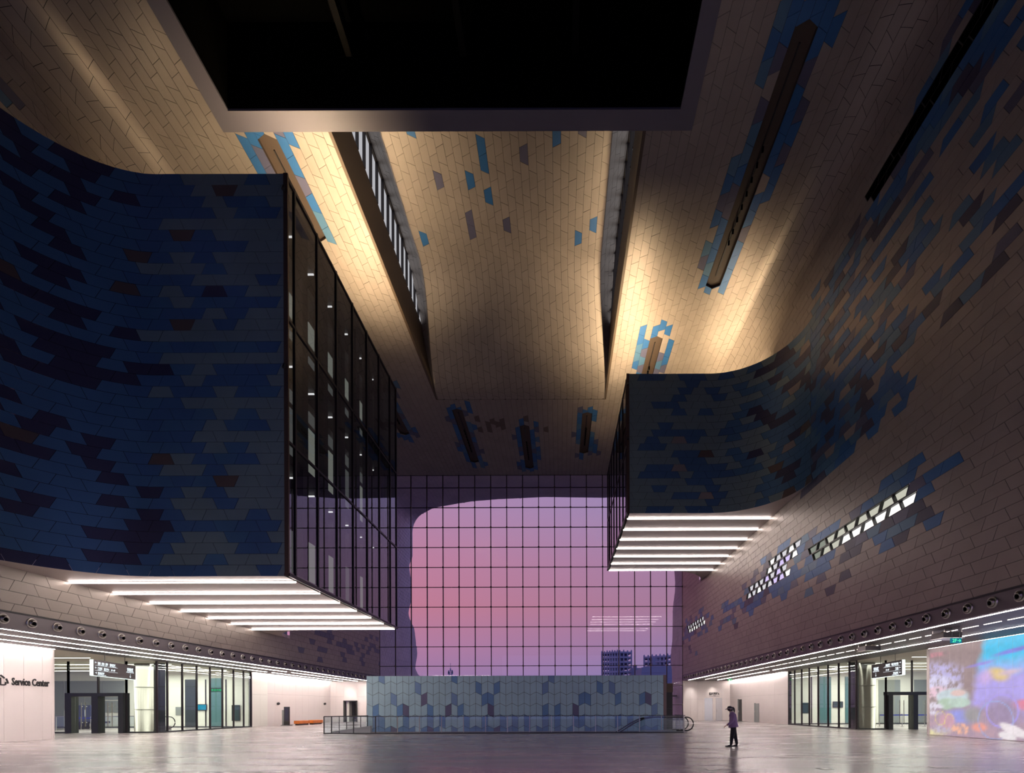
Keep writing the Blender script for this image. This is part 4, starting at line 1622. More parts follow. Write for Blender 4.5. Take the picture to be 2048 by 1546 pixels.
def srgb(r, g, b):
    return tuple((c / 255 / 12.92) if c / 255 <= .04045 else ((c / 255 + .055) / 1.055) ** 2.4 for c in (r, g, b))


def reef(a, z):
    """colour of the projected picture, a metres from its left edge, z metres up"""
    n = fbm(a * 1.6, z * 1.6)
    f = fbm(a * 5 + 9, z * 5)
    mauve, cyan, lilac = srgb(152, 132, 134), srgb(10, 205, 255), srgb(180, 168, 248)
    water = mixc(lilac, cyan, (z - 2.9 + .5 * (n - .5)) / 1.1)
    c = mixc(mauve, water, (a - 2.75 - .25 * (z - 3) + .5 * (n - .5)) / .45)
    low = mixc(srgb(170, 150, 180), srgb(196, 160, 170), f)
    c = mixc(c, low, (1.75 - z + .8 * (n - .5)) / .5 * (.55 if a > 4 else 1))

    def blob(ca, cz, ra, rz, col, soft=.3, rot=0.0, tex=0.0):
        nonlocal c
        x, y = a - ca, z - cz
        x, y = x * math.cos(rot) + y * math.sin(rot), -x * math.sin(rot) + y * math.cos(rot)
        q = math.hypot(x / ra, y / rz) + .25 * (n - .5)
        k = 1 - sm(1 - soft, 1 + soft, q)
        if tex:
            k *= min(1, max(0, .35 + (f - .5) * 4 * tex + .4))
        c = mixc(c, col, k)

    def arc(ca, cz, ra, rz, w_, col):
        nonlocal c
        q = abs(math.hypot((a - ca) / ra, (z - cz) / rz) - 1)
        c = mixc(c, col, 1 - sm(0, w_, q))
    if a < 2.3:
        blob(1.0, 3.3, 1.4, .55, srgb(190, 185, 235), .5, -.2, 1.0)
        blob(.7, 2.75, 1.3, .45, srgb(222, 220, 250), .3, -.15, .7)
        blob(.3, 4.35, .8, .12, srgb(205, 135, 150), .5, 0, 1)
    if a < 2.9:
        blob(.6, 2.3, .9, .35, srgb(238, 205, 222), .3, 0, 1.0)
        blob(1.5, 2.05, 1.0, .42, srgb(205, 225, 232), .2)
        blob(1.9, 2.25, .45, .16, srgb(235, 205, 200), .3)
        blob(1.15, 1.7, .6, .3, srgb(178, 208, 185), .25)
        blob(1.95, 1.75, .7, .25, srgb(190, 218, 205), .2)
        blob(.35, 1.45, .6, .35, srgb(232, 228, 245), .3, 0, 1.0)
        blob(2.0, 1.05, .85, .35, srgb(150, 160, 240), .5)
        blob(1.2, .8, .5, .4, srgb(215, 165, 185), .3)
        arc(.75, .95, .35, .38, .10, srgb(232, 215, 130))
        arc(1.35, .75, .3, .42, .10, srgb(235, 210, 140))
        blob(.3, .18, .9, .18, srgb(232, 225, 170), .5, 0, .6)
        blob(2.05, .42, .55, .28, srgb(250, 190, 160), .25, 0, .8)
        blob(.8, .35, .6, .2, srgb(200, 190, 215), .4, 0, 1)
    blob(3.15, .55, .42, .22, srgb(245, 165, 150), .35)
    blob(2.75, 1.15, .5, .4, srgb(155, 155, 160), .5)
    blob(4.15, 3.05, .55, .28, srgb(232, 205, 125), .5, -.25)
    blob(4.75, 3.1, .5, .12, srgb(220, 195, 215), .8, .1)
    blob(3.5, 2.95, .35, .3, srgb(210, 180, 240), .8)
    blob(5.6, 1.62, .75, .24, srgb(250, 135, 165), .4)
    blob(4.9, 4.05, .9, .10, srgb(120, 125, 235), .5, .12)
    blob(3.2, 3.6, .7, .07, srgb(150, 140, 235), .6, .12)
    blob(4.4, 1.25, .85, .7, srgb(158, 140, 178), .6)
    arc(4.35, 1.35, .8, .75, .10, srgb(175, 160, 250))
    arc(4.0, .9, .9, .9, .06, srgb(160, 180, 235))
    blob(4.9, .48, .75, .22, srgb(248, 240, 245), .2, .35 * -1)
    blob(4.6, .2, .45, .17, srgb(252, 246, 250), .2, -.2)
    if a > 5.8:
        blob(7.2, 1.0, 1.6, .8, srgb(205, 175, 220), .5, 0, .8)
        blob(9.5, 1.6, 1.8, 1.2, srgb(225, 180, 190), .5, 0, .9)
        blob(8.2, 3.2, .6, .25, srgb(250, 200, 120), .5)
    k = .85 + .3 * (f - .5)
    return tuple(x * k for x in c)


pm = bpy.data.materials.new('projected_picture')
pm.use_nodes = True
t_ = pm.node_tree
b_ = t_.nodes['Principled BSDF']
b_.inputs['Base Color'].default_value = (.15, .135, .135, 1)
b_.inputs['Roughness'].default_value = .8
ca = t_.nodes.new('ShaderNodeVertexColor')
ca.layer_name = 'picture'
t_.links.new(ca.outputs[0], b_.inputs['Emission Color'])
b_.inputs['Emission Strength'].default_value = .92
pw = structure('wall_projection', (WR, 20, 0), 'white panelled wall at right lit by a projected coral reef picture')
Y1 = WR * F / (1856 - VPX + 3)
PWD = .70
box('wall_base', (WR + .03, 6, 0), (WR + .3, Y1, ZS), M['white'], pw)
box('wall_return', (WR + .0, Y1 - .02, 0), (WR + 7, Y1 + .2, ZS), M['white'], pw)
k = 0
while Y1 - (k + 1) * PWD > 8:
    for z0, z1 in ((0.02, 2.42), (2.42, ZS)):
        a0, a1 = k * PWD, (k + 1) * PWD
        na, nz = 10, 34
        V, Fc, C = [], [], []
        for i in range(na + 1):
            for j in range(nz + 1):
                aa = a0 + .004 + (a1 - a0 - .008) * i / na
                zz = z0 + .004 + (z1 - z0 - .008) * j / nz
                V.append((WR, Y1 - aa, zz))
                C.append(reef(aa, zz))
        for i in range(na):
            for j in range(nz):
                q = i * (nz + 1) + j
                Fc.append((q, q + 1, q + nz + 2, q + nz + 1))
        o = raw('panel', V, Fc, pm, None, pw)
        at_ = o.data.color_attributes.new('picture', 'FLOAT_COLOR', 'POINT')
        at_.data.foreach_set('color', [x for c in C for x in (*c, 1.0)])
    k += 1

# ------------------------------------------------------------------ teal panel wall behind the escalator void
TX0, TX1, TY = at(733, 1400, 32.3)[0], at(1327, 1400, 32.3)[0], 32.3
ZT = at(1030, 1351, TY)[1]
tw = structure('wall_escalator', ((TX0 + TX1) / 2, TY, 0), 'pale teal panelled wall with blue and violet accents behind the glass balustrade')
box('wall_base', (TX0, TY + .03, -3), (TX1 + .18, TY + .45, ZT - .01), M['joint'], tw)
box('wall_edge', (TX1, TY - .01, -3), (TX1 + .2, TY + .45, ZT + .0), mat('bronze_side', (.22, .15, .14), .4, .3), tw)
NC = 49
cw = (TX1 - TX0) / NC
ph, zg = .745, .2
zr0 = ZT - .46                    # first zigzag mean height
accent = {}
blues = {0: [2, 14, 30], 1: [8, 18, 21, 29, 38, 40], 2: [4, 14, 19, 20, 35, 36, 41, 45], 3: [1, 5, 10, 15, 29, 31, 47], 4: [1, 2, 6, 10, 12, 16, 19, 22, 24, 26, 29, 31, 34, 35, 41, 43],
         5: [0, 2, 5, 6, 7, 9, 11, 14, 16, 18, 22, 24, 26, 28, 31, 33, 36, 38], 6: [0, 2, 5, 7, 9, 14, 16, 18, 22]}
viol = {2: [9, 47 - 1], 3: [6, 13, 20, 34, 48 - 1], 5: [4, 10, 17, 21, 37], 6: [4, 10, 17, 21]}
rt = random.Random(9)
for j in range(NC):
    x0, x1 = TX0 + cw * j, TX0 + cw * (j + 1)
    up0 = 1 if j % 2 == 0 else -1     # zigzag direction alternates
    e0, e1 = up0 * zg / 2, -up0 * zg / 2
    za, zb_ = ZT, ZT
    r = 0
    top = (ZT, ZT)
    while top[0] > -.5:
        bot = (zr0 - ph * r + e0, zr0 - ph * r + e1)
        p = [(x0, top[0]), (x1, top[1]), (x1, bot[1]), (x0, bot[0])]
        p = [(q[0], q[1]) for q in p][::-1]
        g = inset(p, .009) if parea(p) > 0 else inset(p[::-1], .009)
        m_ = M['teal']
        if j in blues.get(r, []) or (r > 4 and rt.random() < .18):
            m_ = M['tblue'] if rt.random() < .6 else M['tblue2']
        elif j in viol.get(r, []):
            m_ = M['tviolet']
        MB().prism([(q[0], TY, q[1]) for q in g], (0, .03, 0)).build('tile', m_, tw)
        top = bot
        r += 1

# ------------------------------------------------------------------ glass balustrade round the void
t = thing('glass_balustrade', 'long clear glass balustrade with dark top rail around the escalator void', 'balustrade', (-3, VY0, 0))
bx = [fx(648, VY0), fx(663, VY0)] + [fx(663 + 44.0 * i, VY0) for i in range(1, 16)] + [fx(1367, VY0)]
for i, x in enumerate(bx):
    box('post', (x - .02, VY0 - .03, 0), (x + .02, VY0 + .03, 1.08), M['portal'] if i < 4 else M['steel'], t)
for i in range(len(bx) - 1):
    box('pane', (bx[i] + .02, VY0 - .008, .06), (bx[i + 1] - .02, VY0 + .008, 1.05), M['railglass'], t)
box('top_rail', (bx[0], VY0 - .03, 1.05), (bx[-1], VY0 + .03, 1.09), M['portal'], t)
box('base_rail', (bx[0], VY0 - .04, 0), (bx[-1], VY0 + .04, .06), M['portal'], t)
# left return towards the teal wall
px_, py_ = (bx[0], VY0), (TX0 + .1, TY - .1)
n = 6
for i in range(n + 1):
    k = i / n
    x, y = px_[0] + (py_[0] - px_[0]) * k, px_[1] + (py_[1] - px_[1]) * k
    box('post', (x - .02, y - .02, 0), (x + .02, y + .02, 1.08), M['portal'], t)
MB().tube([(px_[0], px_[1], 1.07), (py_[0], py_[1], 1.07)], .03, 8).build('top_rail', M['portal'], t)
dd = Vector((py_[0] - px_[0], py_[1] - px_[1], 0))
for i in range(n):
    a, b = Vector((*px_, .06)) + dd * ((i + .03) / n), Vector((*px_, .06)) + dd * ((i + .97) / n)
    MB().prism([a, b, b + Vector((0, 0, .98)), a + Vector((0, 0, .98))], (0, .014, 0)).build('pane', M['railglass'], t)
# right return
xe = bx[-1]
for i in range(3):
    box('post', (xe + .06 * 1 - .0, VY0 + .1 + i * 1.1, 0), (xe + .10, VY0 + .14 + i * 1.1, 1.08), M['steel'], t)
for i in range(2):
    box('pane', (xe + .07, VY0 + .15 + i * 1.1, .06), (xe + .085, VY0 + 1.15 + i * 1.1, 1.05), M['railglass'], t)
box('top_rail', (xe, VY0 - .03, 1.05), (xe + .11, VY0 + 2.3, 1.09), M['portal'], t)
# white sloping parapet of the stair at the left end of the void
t = thing('stair_parapet', 'white sloping stair parapet inside the left end of the balustrade', 'parapet', (-13.2, 31, 0))
MB().prism([(VX0 + .15, 30.6, .0), (-12.0, 30.6, .0), (-12.0, 30.6, .42), (VX0 + .15, 30.6, .07)], (0, .25, 0)).build('parapet_wall', M['white'], t)
MB().prism([(VX0 + .15, 30.55, .07), (-12.0, 30.55, .42), (-12.0, 30.55, .46), (VX0 + .15, 30.55, .11)], (0, .35, 0)).build('coping', M['lobby'], t)

# escalator rising to the right end of the void
t = thing('escalator', 'escalator with black handrails rising inside the right end of the balustrade', 'escalator', (6.5, 31, 0))
xt, xb = 5.6, 1.9
for y in (30.35, 31.55):
    pts = [(xb - 1, y, -1.75), (xb, y, -1.15), (4.6, y, .55), (5.2, y, .84), (5.9, y, .95), (7.9, y, .95)] + [(7.95 + .42 * math.sin(R(a)), y, .53 + .42 * math.cos(R(a))) for a in range(10, 181, 17)] + [(7.3, y, .11)]
    MB().tube(pts, .04, 8).build('handrail', M['rubber'], t)
    gp = [(xb - 1, y, -2.3), (xb, y, -1.95), (4.6, y, -.25), (5.4, y, .05), (7.8, y, .05), (8.15, y, .53), (7.9, y, .90), (5.9, y, .90), (5.2, y, .79), (4.6, y, .50), (xb, y, -1.2), (xb - 1, y, -1.8)]
    MB().prism(gp, (0, .015, 0)).build('balustrade_glass', M['railglass'], t)
    sp = [(xb - 1, y, -2.75), (4.6, y, -.55), (5.4, y, -.2), (8.0, y, -.2), (8.0, y, .1), (5.4, y, .1), (4.6, y, -.2), (xb - 1, y, -2.4)]
    MB().prism(sp, (0, .08 if y < 31 else -.08, 0)).build('skirt', M['steel'], t)
for i in range(12):
    x = 5.2 - .4 * i
    box('step', (x - .4, 30.45, -.18 - .2 * i - .2), (x, 31.5, -.18 - .2 * i), M['lobby_grey'], t)
box('landing_plate', (5.2, 30.45, -.05), (7.8, 31.5, .012), M['steel'], t)

# dark lift portal behind the right end of the teal wall
xa, xb2 = at(1330, 1400, 36)[0], at(1345, 1400, 36)[0]
t = thing('lift_portal', 'dark brown portal block standing right of the teal wall', 'portal', ((xa + xb2) / 2, 36.3, 0))
zt_ = at(1337, 1367, 36)[1]
box('body', (xa, 36, 0), (xb2, 36.6, zt_ - .65), M['dark'], t)
box('head', (xa - .02, 35.95, zt_ - .65), (xb2 + .02, 36.6, zt_), M['brownface'], t)
box('seam', (xa, 35.99, 1.45), (xb2, 36, 1.5), M['portal'], t)

# ------------------------------------------------------------------ small things at left: benches, kiosk, wall cameras
y0_ = 47.2
def bench(xp, y, label):
    t = thing('bench', label, 'bench', (xp, y, 0), 'orange benches')
    m_ = MB().prism([(xp - .02, y - .95, .14), (xp + .5, y - .95, .14), (xp + .5, y - .95, .42), (xp - .02, y - .95, .44)], (0, 1.9, 0))
    m_.build('seat', M['bench'], t)
    box('plinth', (xp + .05, y - .85, 0), (xp + .42, y + .85, .14), M['dark'], t)


bench(-25.0, 46.4, 'orange wooden bench by the pink wall, nearer of the two')
bench(-24.8, 48.6, 'orange wooden bench by the pink wall, farther of the two')
x, _ = at(574, 1430, 45.2)
t = thing('info_kiosk', 'slim dark upright display stand by the pink left wall', 'display stand', (x, 45.2, 0))
box('body', (x - .18, 45.0, .06), (x + .32, 45.12, 1.75), M['dark'], t)
box('display', (x - .1, 44.99, .45), (x + .26, 45.0, 1.68), mat('kiosk_glass', (.03, .03, .06), .15), t)
box('side_panel', (x - .42, 45.1, .02), (x - .2, 45.2, 1.45), M['lobby_grey'], t)
box('foot', (x - .42, 44.9, 0), (x + .4, 45.4, .05), M['portal'], t)
for i, (py, Y) in enumerate(((1408, 45.5), (1408.5, 54.5))):  # small unlit wall devices, no lamp in them
    z = at(560, py, Y)[1]
    t = thing('wall_fixture', 'small black wall fixture on the pink wall, ' + ('nearer the kiosk' if i == 0 else 'beyond the benches'), 'wall fixture', (WL + .02, Y, z))
    MB().lathe([(.10, 0), (.13, .1), (.11, .2), (.05, .24)], (WL, Y, z), (1, 0, .3), 12).build('device_body', M['dark'], t, smooth=True)
    MB().lathe([(.07, 0), (.07, .03)], (WL + .0, Y, z), (1, 0, 0), 12).build('mount', M['steel'], t)
# recessed downlights washing the end walls
for x, Y in ((-24.3, 55.3), (-22.4, 55.3), (15.6, 57.0), (18.2, 57.0)):
    t = thing('downlight', 'small recessed downlight washing the %s end wall, %s' % (('left', 'above the doorway') if x < -24 else ('left', 'nearer the teal wall') if x < 0 else ('right', 'nearer the curtain wall') if x < 17 else ('right', 'above the double door')), 'light', (x, Y, ZS), 'end wall downlights ' + ('left' if x < 0 else 'right'))
    MB().lathe([(.10, 0), (.10, -.02), (.07, -.02)], (x, Y, ZS), (0, 0, 1), 14).build('ring', M['steel'], t)
    MB().lathe([(.065, -.012), (.065, -.008)], (x, Y, ZS), (0, 0, 1), 12).build('lens', M['lobbystrip'], t)
    l = bpy.data.lights.new('downlight_beam', 'SPOT')
    l.energy = 160
    l.spot_size = R(70)
    l.spot_blend = .8
    l.color = (1, .93, .88)
    l.shadow_soft_size = .08
    lo = bpy.data.objects.new('downlight_beam', l)
    lo.location = (x, Y, ZS - .04)
    lo.rotation_euler = (R(12), 0, 0)
    COL.objects.link(lo)

# ------------------------------------------------------------------ curtain wall
cwl = structure('window_1', ((XL + XR) / 2, YC, 0), 'great glass curtain wall with a square grid of dark mullions')
gx = [XR - 1.9085 * i for i in range(20)]
gz = [at(1000, y, YC)[1] for y in (1371, 1331.9, 1293.4, 1254, 1214, 1174.4, 1134.7, 1094.7, 1055, 1015.3, 975.6)]
gz = [0.0, gz[0] - 2.38] + gz + [ZC] if gz[0] > 2.9 else [0.0] + gz + [ZC]
for x in gx:
    box('mullion', (x - .045, YC - .12, 0), (x + .045, YC + .04, ZC), M['mull'], cwl)
for z in gz[1:]:
    box('transom', (gx[-1], YC - .06, z - .035), (gx[0], YC + .04, z + .035), M['mull'], cwl)
mb = MB()
for x in gx:
    for z in gz[1:-1]:
        mb.lathe([(.10, -.17), (.12, -.13), (.12, -.08)], (x, YC, z), (0, 1, 0), 8)
mb.build('spider_node', M['node'], cwl, kind='stuff')
for i in range(len(gx) - 1):
    for k in range(len(gz) - 1):
        box('pane', (gx[i + 1] + .045, YC - .008, gz[k] + .035), (gx[i] - .045, YC + .008, gz[k + 1] - .035), M['wallglass'], cwl)

# ------------------------------------------------------------------ outside: the hall shell runs on to a wavy edge
def edge_l(z):
    pts = [(0, 80), (2, 79), (5.5, 76.5), (7.5, 72.2), (10, 73.2), (11.5, 72.5), (13, 72.0), (15, 69), (17.5, 70.3), (20, 70.2), (22, 69.5), (24, 71), (27, 71.0), (30, 70.5)]
    for (a, p), (b, q) in zip(pts, pts[1:]):
        if z <= b:
            return p + (q - p) * sm(a, b, z)
    return 71


def edge_r(z):
    pts = [(0, 63.5), (6, 63.5), (8, 64.2), (11, 63.2), (14, 63), (17, 61.6), (20, 62.2), (23, 61), (30, 61)]
    for (a, p), (b, q) in zip(pts, pts[1:]):
        if z <= b:
            return p + (q - p) * sm(a, b, z)
    return 61


def edge_c(x):
    pts = [(XL, 71.0), (-19.8, 69.5), (-17.6, 67.4), (-14.0, 66.0), (-11.6, 65.2), (-8, 64.6), (-2, 64.0), (6, 64.3), (11, 63.4), (XR, 61)]
    for (a, p), (b, q) in zip(pts, pts[1:]):
        if x <= b:
            return p + (q - p) * (x - a) / (b - a)
    return 61


def shell_edge(v):
    (x, _, z), n_ = SX(0, v)
    if v < HW:
        return edge_r(z)
    if v > HW + VTOT:
        return edge_l(z)
    return max(edge_c(x), 0)


HW = ZC - RC


def SX(u, v):
    if v < HW:
        return (XR, u, v), (-1, 0, 0)
    if v > HW + VTOT:
        return (XL, u, HW - (v - HW - VTOT)), (1, 0, 0)
    return SC(u, v - HW)


oroot = structure('wall_exterior', (0, 60, 0), 'panelled outer shell beyond the curtain wall ending in a wavy edge')
skO = Skin(SX, lambda u, v, r, k, rng: PALE if u < shell_edge(v) - .5 else ('none', 0), row=ROW, seed=61, gap=.015)
NVS = 2 * HW + VTOT
skO.fill(YC + .1, 79, 0, NVS)
V, Fc, Mi = [], [], []
for v, f, c, cp, a, cv in skO.tiles:
    n = len(V)
    V += v
    Fc += [tuple(n + j for j in q) for q in f]
    Mi += [c] * len(f)
raw('tile_field', V, Fc, PAL, Mi, oroot, WLOC[oroot.name], kind='stuff')
mb = MB()
NS = 160
for i in range(NS):
    va, vb = NVS * i / NS, NVS * (i + 1) / NS
    ea, eb = shell_edge(va), shell_edge(vb)
    for n0, n1 in ((0, 1),):
        A0, A1, B1, B0 = SX(YC, va), SX(ea, va), SX(eb, vb), SX(YC, vb)
        q = [Vector(p) - Vector(nn) * .03 for p, nn in (A0, A1, B1, B0)]
        o_ = [Vector(p) - Vector(nn) * 1.2 for p, nn in (A0, A1, B1, B0)]
        mb.poly(q)
        mb.poly(o_)
        mb.poly([q[1], q[2], o_[2], o_[1]])
mb.build('shell_body', PAL[PALE], oroot)
# handrail and deck strip of the outer right walkway
t = thing('outer_railing', 'thin pale railing outside the glass at the far right', 'railing', (13.5, 61, 3))
for i in range(9):
    x = 11.6 + .33 * i
    box('post', (x - .015, 60.6, 3.1), (x + .015, 60.63, 4.2 + .05 * i), M['steel'], t)
MB().tube([(11.5, 60.6, 4.2), (14.5, 60.6, 4.68)], .03, 6).build('top_rail', M['steel'], t)
box('deck', (11.4, 60.4, 2.95), (14.6, 61.6, 3.1), M['fascia'], t)

# ground, towers under construction, low blocks, mast on a dome
st(box('ground', (-900, 58.4, -.6), (900, 1500, -.31), mat('dusk_ground', (.08, .07, .10), .9)), 'dark ground outside')


def tower(px0, px1, pxs, py_top, Y, rows, label, left_low):
    x0, x1 = at(px0, 1340, Y)[0], at(px1, 1340, Y)[0]
    xm = at(pxs, 1340, Y)[0]
    z1 = at((px0 + px1) / 2, py_top, Y)[1]
    fh = (z1) / rows
    t = thing('unfinished_tower', label, 'building', ((x0 + x1) / 2, Y, -.3))
    n = 7 if px1 - px0 > 50 else 6
    plan_ = [(x0 + (xm - x0) * i / n, Y + left_low * (1 - (i / n)) ** 2) for i in range(n + 1)] + [(xm + (x1 - xm) * i / 3, Y + left_low * .25 * i / 3) for i in range(1, 4)]
    D = 26
    outl = plan_ + [(x1 - 1, Y + D), (x0 + 3, Y + D)]
    for r in range(rows + 1):
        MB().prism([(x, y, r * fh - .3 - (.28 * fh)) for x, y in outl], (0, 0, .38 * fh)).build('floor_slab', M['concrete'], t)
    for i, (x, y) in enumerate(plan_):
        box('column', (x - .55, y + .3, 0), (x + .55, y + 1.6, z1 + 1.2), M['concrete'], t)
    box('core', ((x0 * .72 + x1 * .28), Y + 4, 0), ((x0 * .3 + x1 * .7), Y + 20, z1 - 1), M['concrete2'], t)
    for i, (x, y) in enumerate(plan_[::2]):
        box('parapet_stub', (x - .3, y + .5, z1), (x + .3, y + 1.1, z1 + 1.8), M['concrete'], t)


tower(1206, 1264, 1240, 1303, 420, 12, 'taller unfinished concrete tower far outside with open floors', 10)
tower(1293, 1346, 1343, 1311, 400, 11, 'lower unfinished concrete tower far outside beside the right shell', 10)
t = thing('low_block', 'low blue-grey block in front of the lower tower', 'building', (80, 360, 0))
xa, xb3 = at(1284, 1340, 360)[0], at(1352, 1340, 360)[0]
z1 = at(1310, 1334.5, 360)[1]
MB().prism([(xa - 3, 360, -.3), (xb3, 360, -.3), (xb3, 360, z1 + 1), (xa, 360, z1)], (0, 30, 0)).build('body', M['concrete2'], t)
for k in range(3):
    box('band', (xa - 1, 359.8, z1 - 4 - 4 * k), (xb3, 360, z1 - 3.7 - 4 * k), M['concrete'], t)
t = thing('small_block', 'small dark apartment block with lit windows between the towers', 'building', (58, 460, 0))
xa, xb3 = at(1264, 1340, 460)[0], at(1281, 1340, 460)[0]
z1 = at(1270, 1336, 460)[1]
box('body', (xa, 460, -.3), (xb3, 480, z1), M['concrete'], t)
box('stair_head', (xa + 2, 462, z1), (xa + 5, 470, z1 + 3), M['concrete'], t)
for a, b in ((.55, .7), (.6, .45), (.75, .75), (.72, .35), (.5, .3)):
    box('window', (xa + (xb3 - xa) * a, 459.8, z1 * b), (xa + (xb3 - xa) * a + .9, 460, z1 * b + 1.1), lit[2], t)
# mast
x, z = at(901, 1352, 150)
t = thing('antenna_mast', 'small antenna mast above a pale dome outside the curtain wall', 'antenna', (x, 150, 0))
MB().tube([(x, 150, 0), (x, 150, z + 4.0)], .06, 6).build('pole', M['concrete'], t)
for i, (dx, dz) in enumerate(((-.5, 1.3), (.5, 1.4), (-.35, .8), (.4, .7), (0, 1.9), (.62, 1.1), (-.62, .9))):
    box('antenna_panel', (x + dx - .16, 149.8, z + dz - .45), (x + dx + .16, 150.1, z + dz + .45), M['concrete'], t)
MB().tube([(x - .8, 150, z + .6), (x + .8, 150, z + .6)], .07, 6).tube([(x - .7, 150, z + 1.2), (x + .7, 150, z + 1.2)], .06, 6).build('crossbar', M['concrete'], t)
MB().lathe([(2.6, 0), (2.5, .25), (1.7, .5), (.6, .6), (.05, .62)], (x, 150, z - .55), (0, 0, 1), 24).build('dome', mat('pale_dome', (.75, .68, .75), .6), t, smooth=True)
MB().lathe([(2.6, 0), (2.6, z - .5)], (x, 150, 0), (0, 0, 1), 16).build('dome_drum', M['concrete2'], t)

# ------------------------------------------------------------------ the walking visitor
def skinmesh(name, joints, edges, mats, parent, origin, levels=2, matfn=None, root=0):
    me = bpy.data.meshes.new(name)
    me.from_pydata([j[:3] for j in joints], edges, [])
    o = bpy.data.objects.new(name, me)
    COL.objects.link(o)
    s_ = o.modifiers.new('skin', 'SKIN')
    s_.use_smooth_shade = True
    for i, j in enumerate(joints):
        r_ = j[3] if isinstance(j[3], tuple) else (j[3], j[3])
        me.skin_vertices[0].data[i].radius = r_
    me.skin_vertices[0].data[root].use_root = True
    o.modifiers.new('sub', 'SUBSURF').levels = levels
    dg_ = bpy.context.evaluated_depsgraph_get()
    m2 = bpy.data.meshes.new_from_object(o.evaluated_get(dg_))
    bpy.data.objects.remove(o)
    m2.name = name
    m2.materials.clear()
    for m_ in mats:
        m2.materials.append(m_)
    for p in m2.polygons:
        p.use_smooth = True
        if matfn:
            p.material_index = matfn(p.center)
    n = bpy.data.objects.new(name, m2)
    COL.objects.link(n)
    place(n, parent, origin)
    return n


PXx, PYy = at(1467, 1493, 19.2)[0], 19.2
O = (PXx, PYy, 0)
per = thing('person', 'person in a dark cap, mask, lilac jacket and black trousers walking left across the floor', 'person', O)
skinm, jack, trou, shoe, capm = (mat('skin', (.50, .27, .19), .5), mat('lilac_jacket', (.27, .17, .33), .8, noise=.1, nscale=9), mat('black_trousers', (.008, .008, .014), .8),
                                 mat('black_shoe', (.008, .008, .01), .5), mat('dark_cap', (.015, .012, .025), .7))
Jn = [(0.0, 0, .86, (.115, .145)), (-.01, 0, 1.02, (.125, .15)), (-.02, 0, 1.18, (.125, .155)), (-.045, 0, 1.31, (.075, .13)), (-.085, 0, 1.375, .05), (-.12, 0, 1.42, .06), (-.15, 0, 1.475, (.088, .075)), (-.145, 0, 1.535, .07),
      # legs: camera side (index 8..) forward
      (-.02, -.085, .80, .112), (-.085, -.09, .43, .084), (-.125, -.09, .10, .058), (-.15, -.09, .045, .042), (-.26, -.095, .03, .034),
      (.02, .085, .80, .112), (.095, .09, .43, .084), (.165, .09, .11, .058), (.15, .09, .045, .042), (.03, .095, .03, .034),
      # arms: camera-side arm reaches forward and down
      (-.04, -.165, 1.28, .070), (-.11, -.21, 1.02, .060), (-.29, -.20, .875, .045), (-.345, -.195, .84, .032),
      (-.02, .165, 1.28, .070), (.12, .21, 1.03, .060), (.06, .20, .86, .045), (.01, .18, .80, .032)]
En = [(0, 1), (1, 2), (2, 3), (3, 4), (4, 5), (5, 6), (6, 7), (0, 8), (8, 9), (9, 10), (10, 11), (11, 12), (0, 13), (13, 14), (14, 15), (15, 16), (16, 17), (3, 18), (18, 19), (19, 20), (20, 21), (3, 22), (22, 23), (23, 24), (24, 25)]


def pm_(c):
    if c.z > 1.37 or (c.x < -.30 and .7 < c.z < 1.0) or (c.y > .1 and .7 < c.z < .85 and c.x < .08 and c.x > -.06 and c.z < .84):
        return 0
    if c.z > .80:
        return 1
    if c.z > .085:
        return 2
    return 3


skinmesh('body', Jn, En, [skinm, jack, trou, shoe], per, O, 2, pm_, 0)
# fingers of the two hands
for bx_, by_, bz_, sg, nm_ in ((-.345, -.195, .84, -1, 'hand'), (.01, .18, .80, 1, 'hand')):
    fj, fe = [(bx_, by_, bz_, .026)], []
    for q, (l, off) in enumerate(((.075, -.026), (.085, -.009), (.08, .009), (.065, .026))):
        n = len(fj)
        fj += [(bx_ - .035, by_ + off, bz_ - .02, .011), (bx_ - .035 - l * .5, by_ + off, bz_ - .02 - l * .4, .009), (bx_ - .035 - l * .7, by_ + off, bz_ - .02 - l * .85, .007)]
        fe += [(0, n), (n, n + 1), (n + 1, n + 2)]
    n = len(fj)
    fj += [(bx_ - .02, by_ + sg * .03, bz_ + .0, .011), (bx_ - .055, by_ + sg * .045, bz_ - .015, .009)]
    fe += [(0, n), (n, n + 1)]
    skinmesh('hand', fj, fe, [skinm], per, O, 1)
# jacket skirt (flared hem), collar
rings = [(1.16, .135, .165, -.015), (1.02, .148, .17, -.01), (.90, .165, .18, 0), (.78, .19, .2, .0), (.765, .185, .195, .0)]
mb = MB()
n = 20
for z, rx, ry, cx in rings:
    for i in range(n):
        a = 2 * math.pi * i / n
        mb.v.append((PXx + cx + rx * math.cos(a), PYy + ry * math.sin(a), z + .02 * math.cos(a) * (z < .8)))
for k in range(len(rings) - 1):
    for i in range(n):
        j = (i + 1) % n
        mb.f.append((k * n + i, k * n + j, (k + 1) * n + j, (k + 1) * n + i))
        mb.m.append(0)
mb.build('jacket_skirt', jack, per, smooth=True)
MB().lathe([(.075, 0), (.07, .05), (.06, .055)], (PXx - .075, PYy, 1.345), (-.35, 0, 1), 14).build('collar', mat('pale_collar', (.5, .42, .52), .8), per, smooth=True)
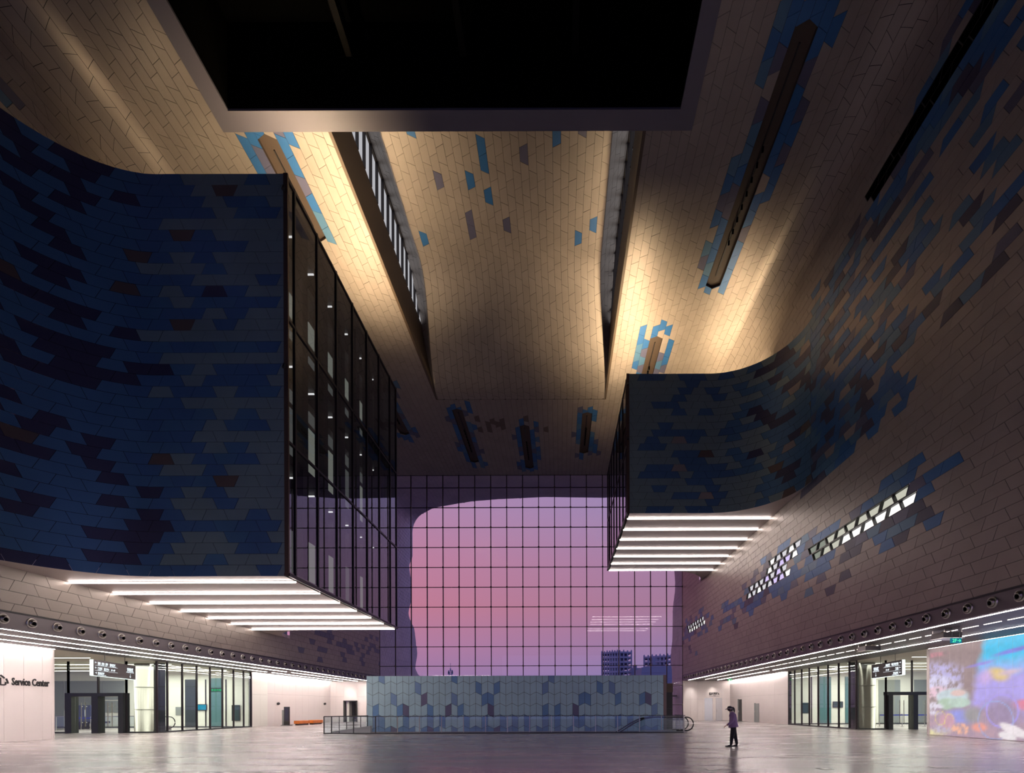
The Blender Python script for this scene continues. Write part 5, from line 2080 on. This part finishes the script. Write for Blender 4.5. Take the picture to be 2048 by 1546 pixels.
# face: nose, eyes, ears, mask
hx, hz = PXx - .15, 1.475
MB().lathe([(.012, 0), (.015, .02), (.005, .04)], (hx - .08, PYy, hz + .005), (-1, 0, -.4), 8).build('nose', skinm, per, smooth=True)
for sg in (-1, 1):
    MB().lathe([(.004, -.004), (.010, 0), (.004, .005)], (hx - .075, PYy + sg * .032, hz + .03), (-1, 0, 0), 8).build('eye', capm, per)
    MB().lathe([(.008, 0), (.026, .008), (.02, .016)], (hx + .02, PYy + sg * .072, hz + .01), (0, sg, 0), 10).build('ear', skinm, per, smooth=True)
mb = MB()
for z, rx, ry in ((-.065, .05, .045), (-.035, .085, .066), (0.0, .092, .072), (.012, .09, .07)):
    for i in range(11):
        a = R(100 + 16 * i)
        mb.v.append((hx + .01 + rx * math.cos(a) * 1.05, PYy + ry * math.sin(a) * 1.08, hz + z))
for k in range(3):
    for i in range(10):
        mb.f.append((k * 11 + i, k * 11 + i + 1, (k + 1) * 11 + i + 1, (k + 1) * 11 + i))
        mb.m.append(0)
mb.build('face_mask', capm, per, smooth=True)
cp = MB().lathe([(.098, 0), (.10, .03), (.088, .075), (.05, .105), (.01, .112)], (PXx - .145, PYy, 1.495), (.06, 0, 1), 18).build('cap', capm, per, smooth=True)
pts = [(-.225, -.065), (-.30, -.05), (-.325, 0), (-.30, .05), (-.225, .065), (-.20, 0)]
MB().prism([(PXx + a, PYy + b, 1.50 + (a + .225) * .38) for a, b in pts], (0, 0, .012)).build('cap_brim', capm, cp)
MB().lathe([(.1015, 0), (.1015, .012)], (PXx - .145, PYy, 1.50), (.06, 0, 1), 18).build('cap_band', mat('cap_piping', (.6, .5, .6), .7), cp)
MB().tube([(PXx - .06, PYy, 1.54), (PXx - .02, PYy, 1.545), (PXx + .02, PYy, 1.50), (PXx + .035, PYy, 1.42), (PXx + .04, PYy, 1.34)], [.03, .035, .036, .03, .008], 10).build('ponytail', mat('black_hair', (.012, .009, .012), .6), per, smooth=True)
MB().lathe([(.07, -.055), (.088, -.02), (.09, .03), (.06, .06)], (PXx - .105, PYy, 1.46), (.3, 0, 1), 14).build('hair', bpy.data.materials['black_hair'], per, smooth=True)
for x, y in ((-.20, -.092), (.09, .092)):
    MB().prism([(PXx + x - .13, PYy + y - .045, 0), (PXx + x + .10, PYy + y - .04, 0), (PXx + x + .11, PYy + y, 0), (PXx + x + .10, PYy + y + .04, 0), (PXx + x - .13, PYy + y + .045, 0), (PXx + x - .16, PYy + y, 0)], (0, 0, .035)).build('shoe_sole', shoe, per)
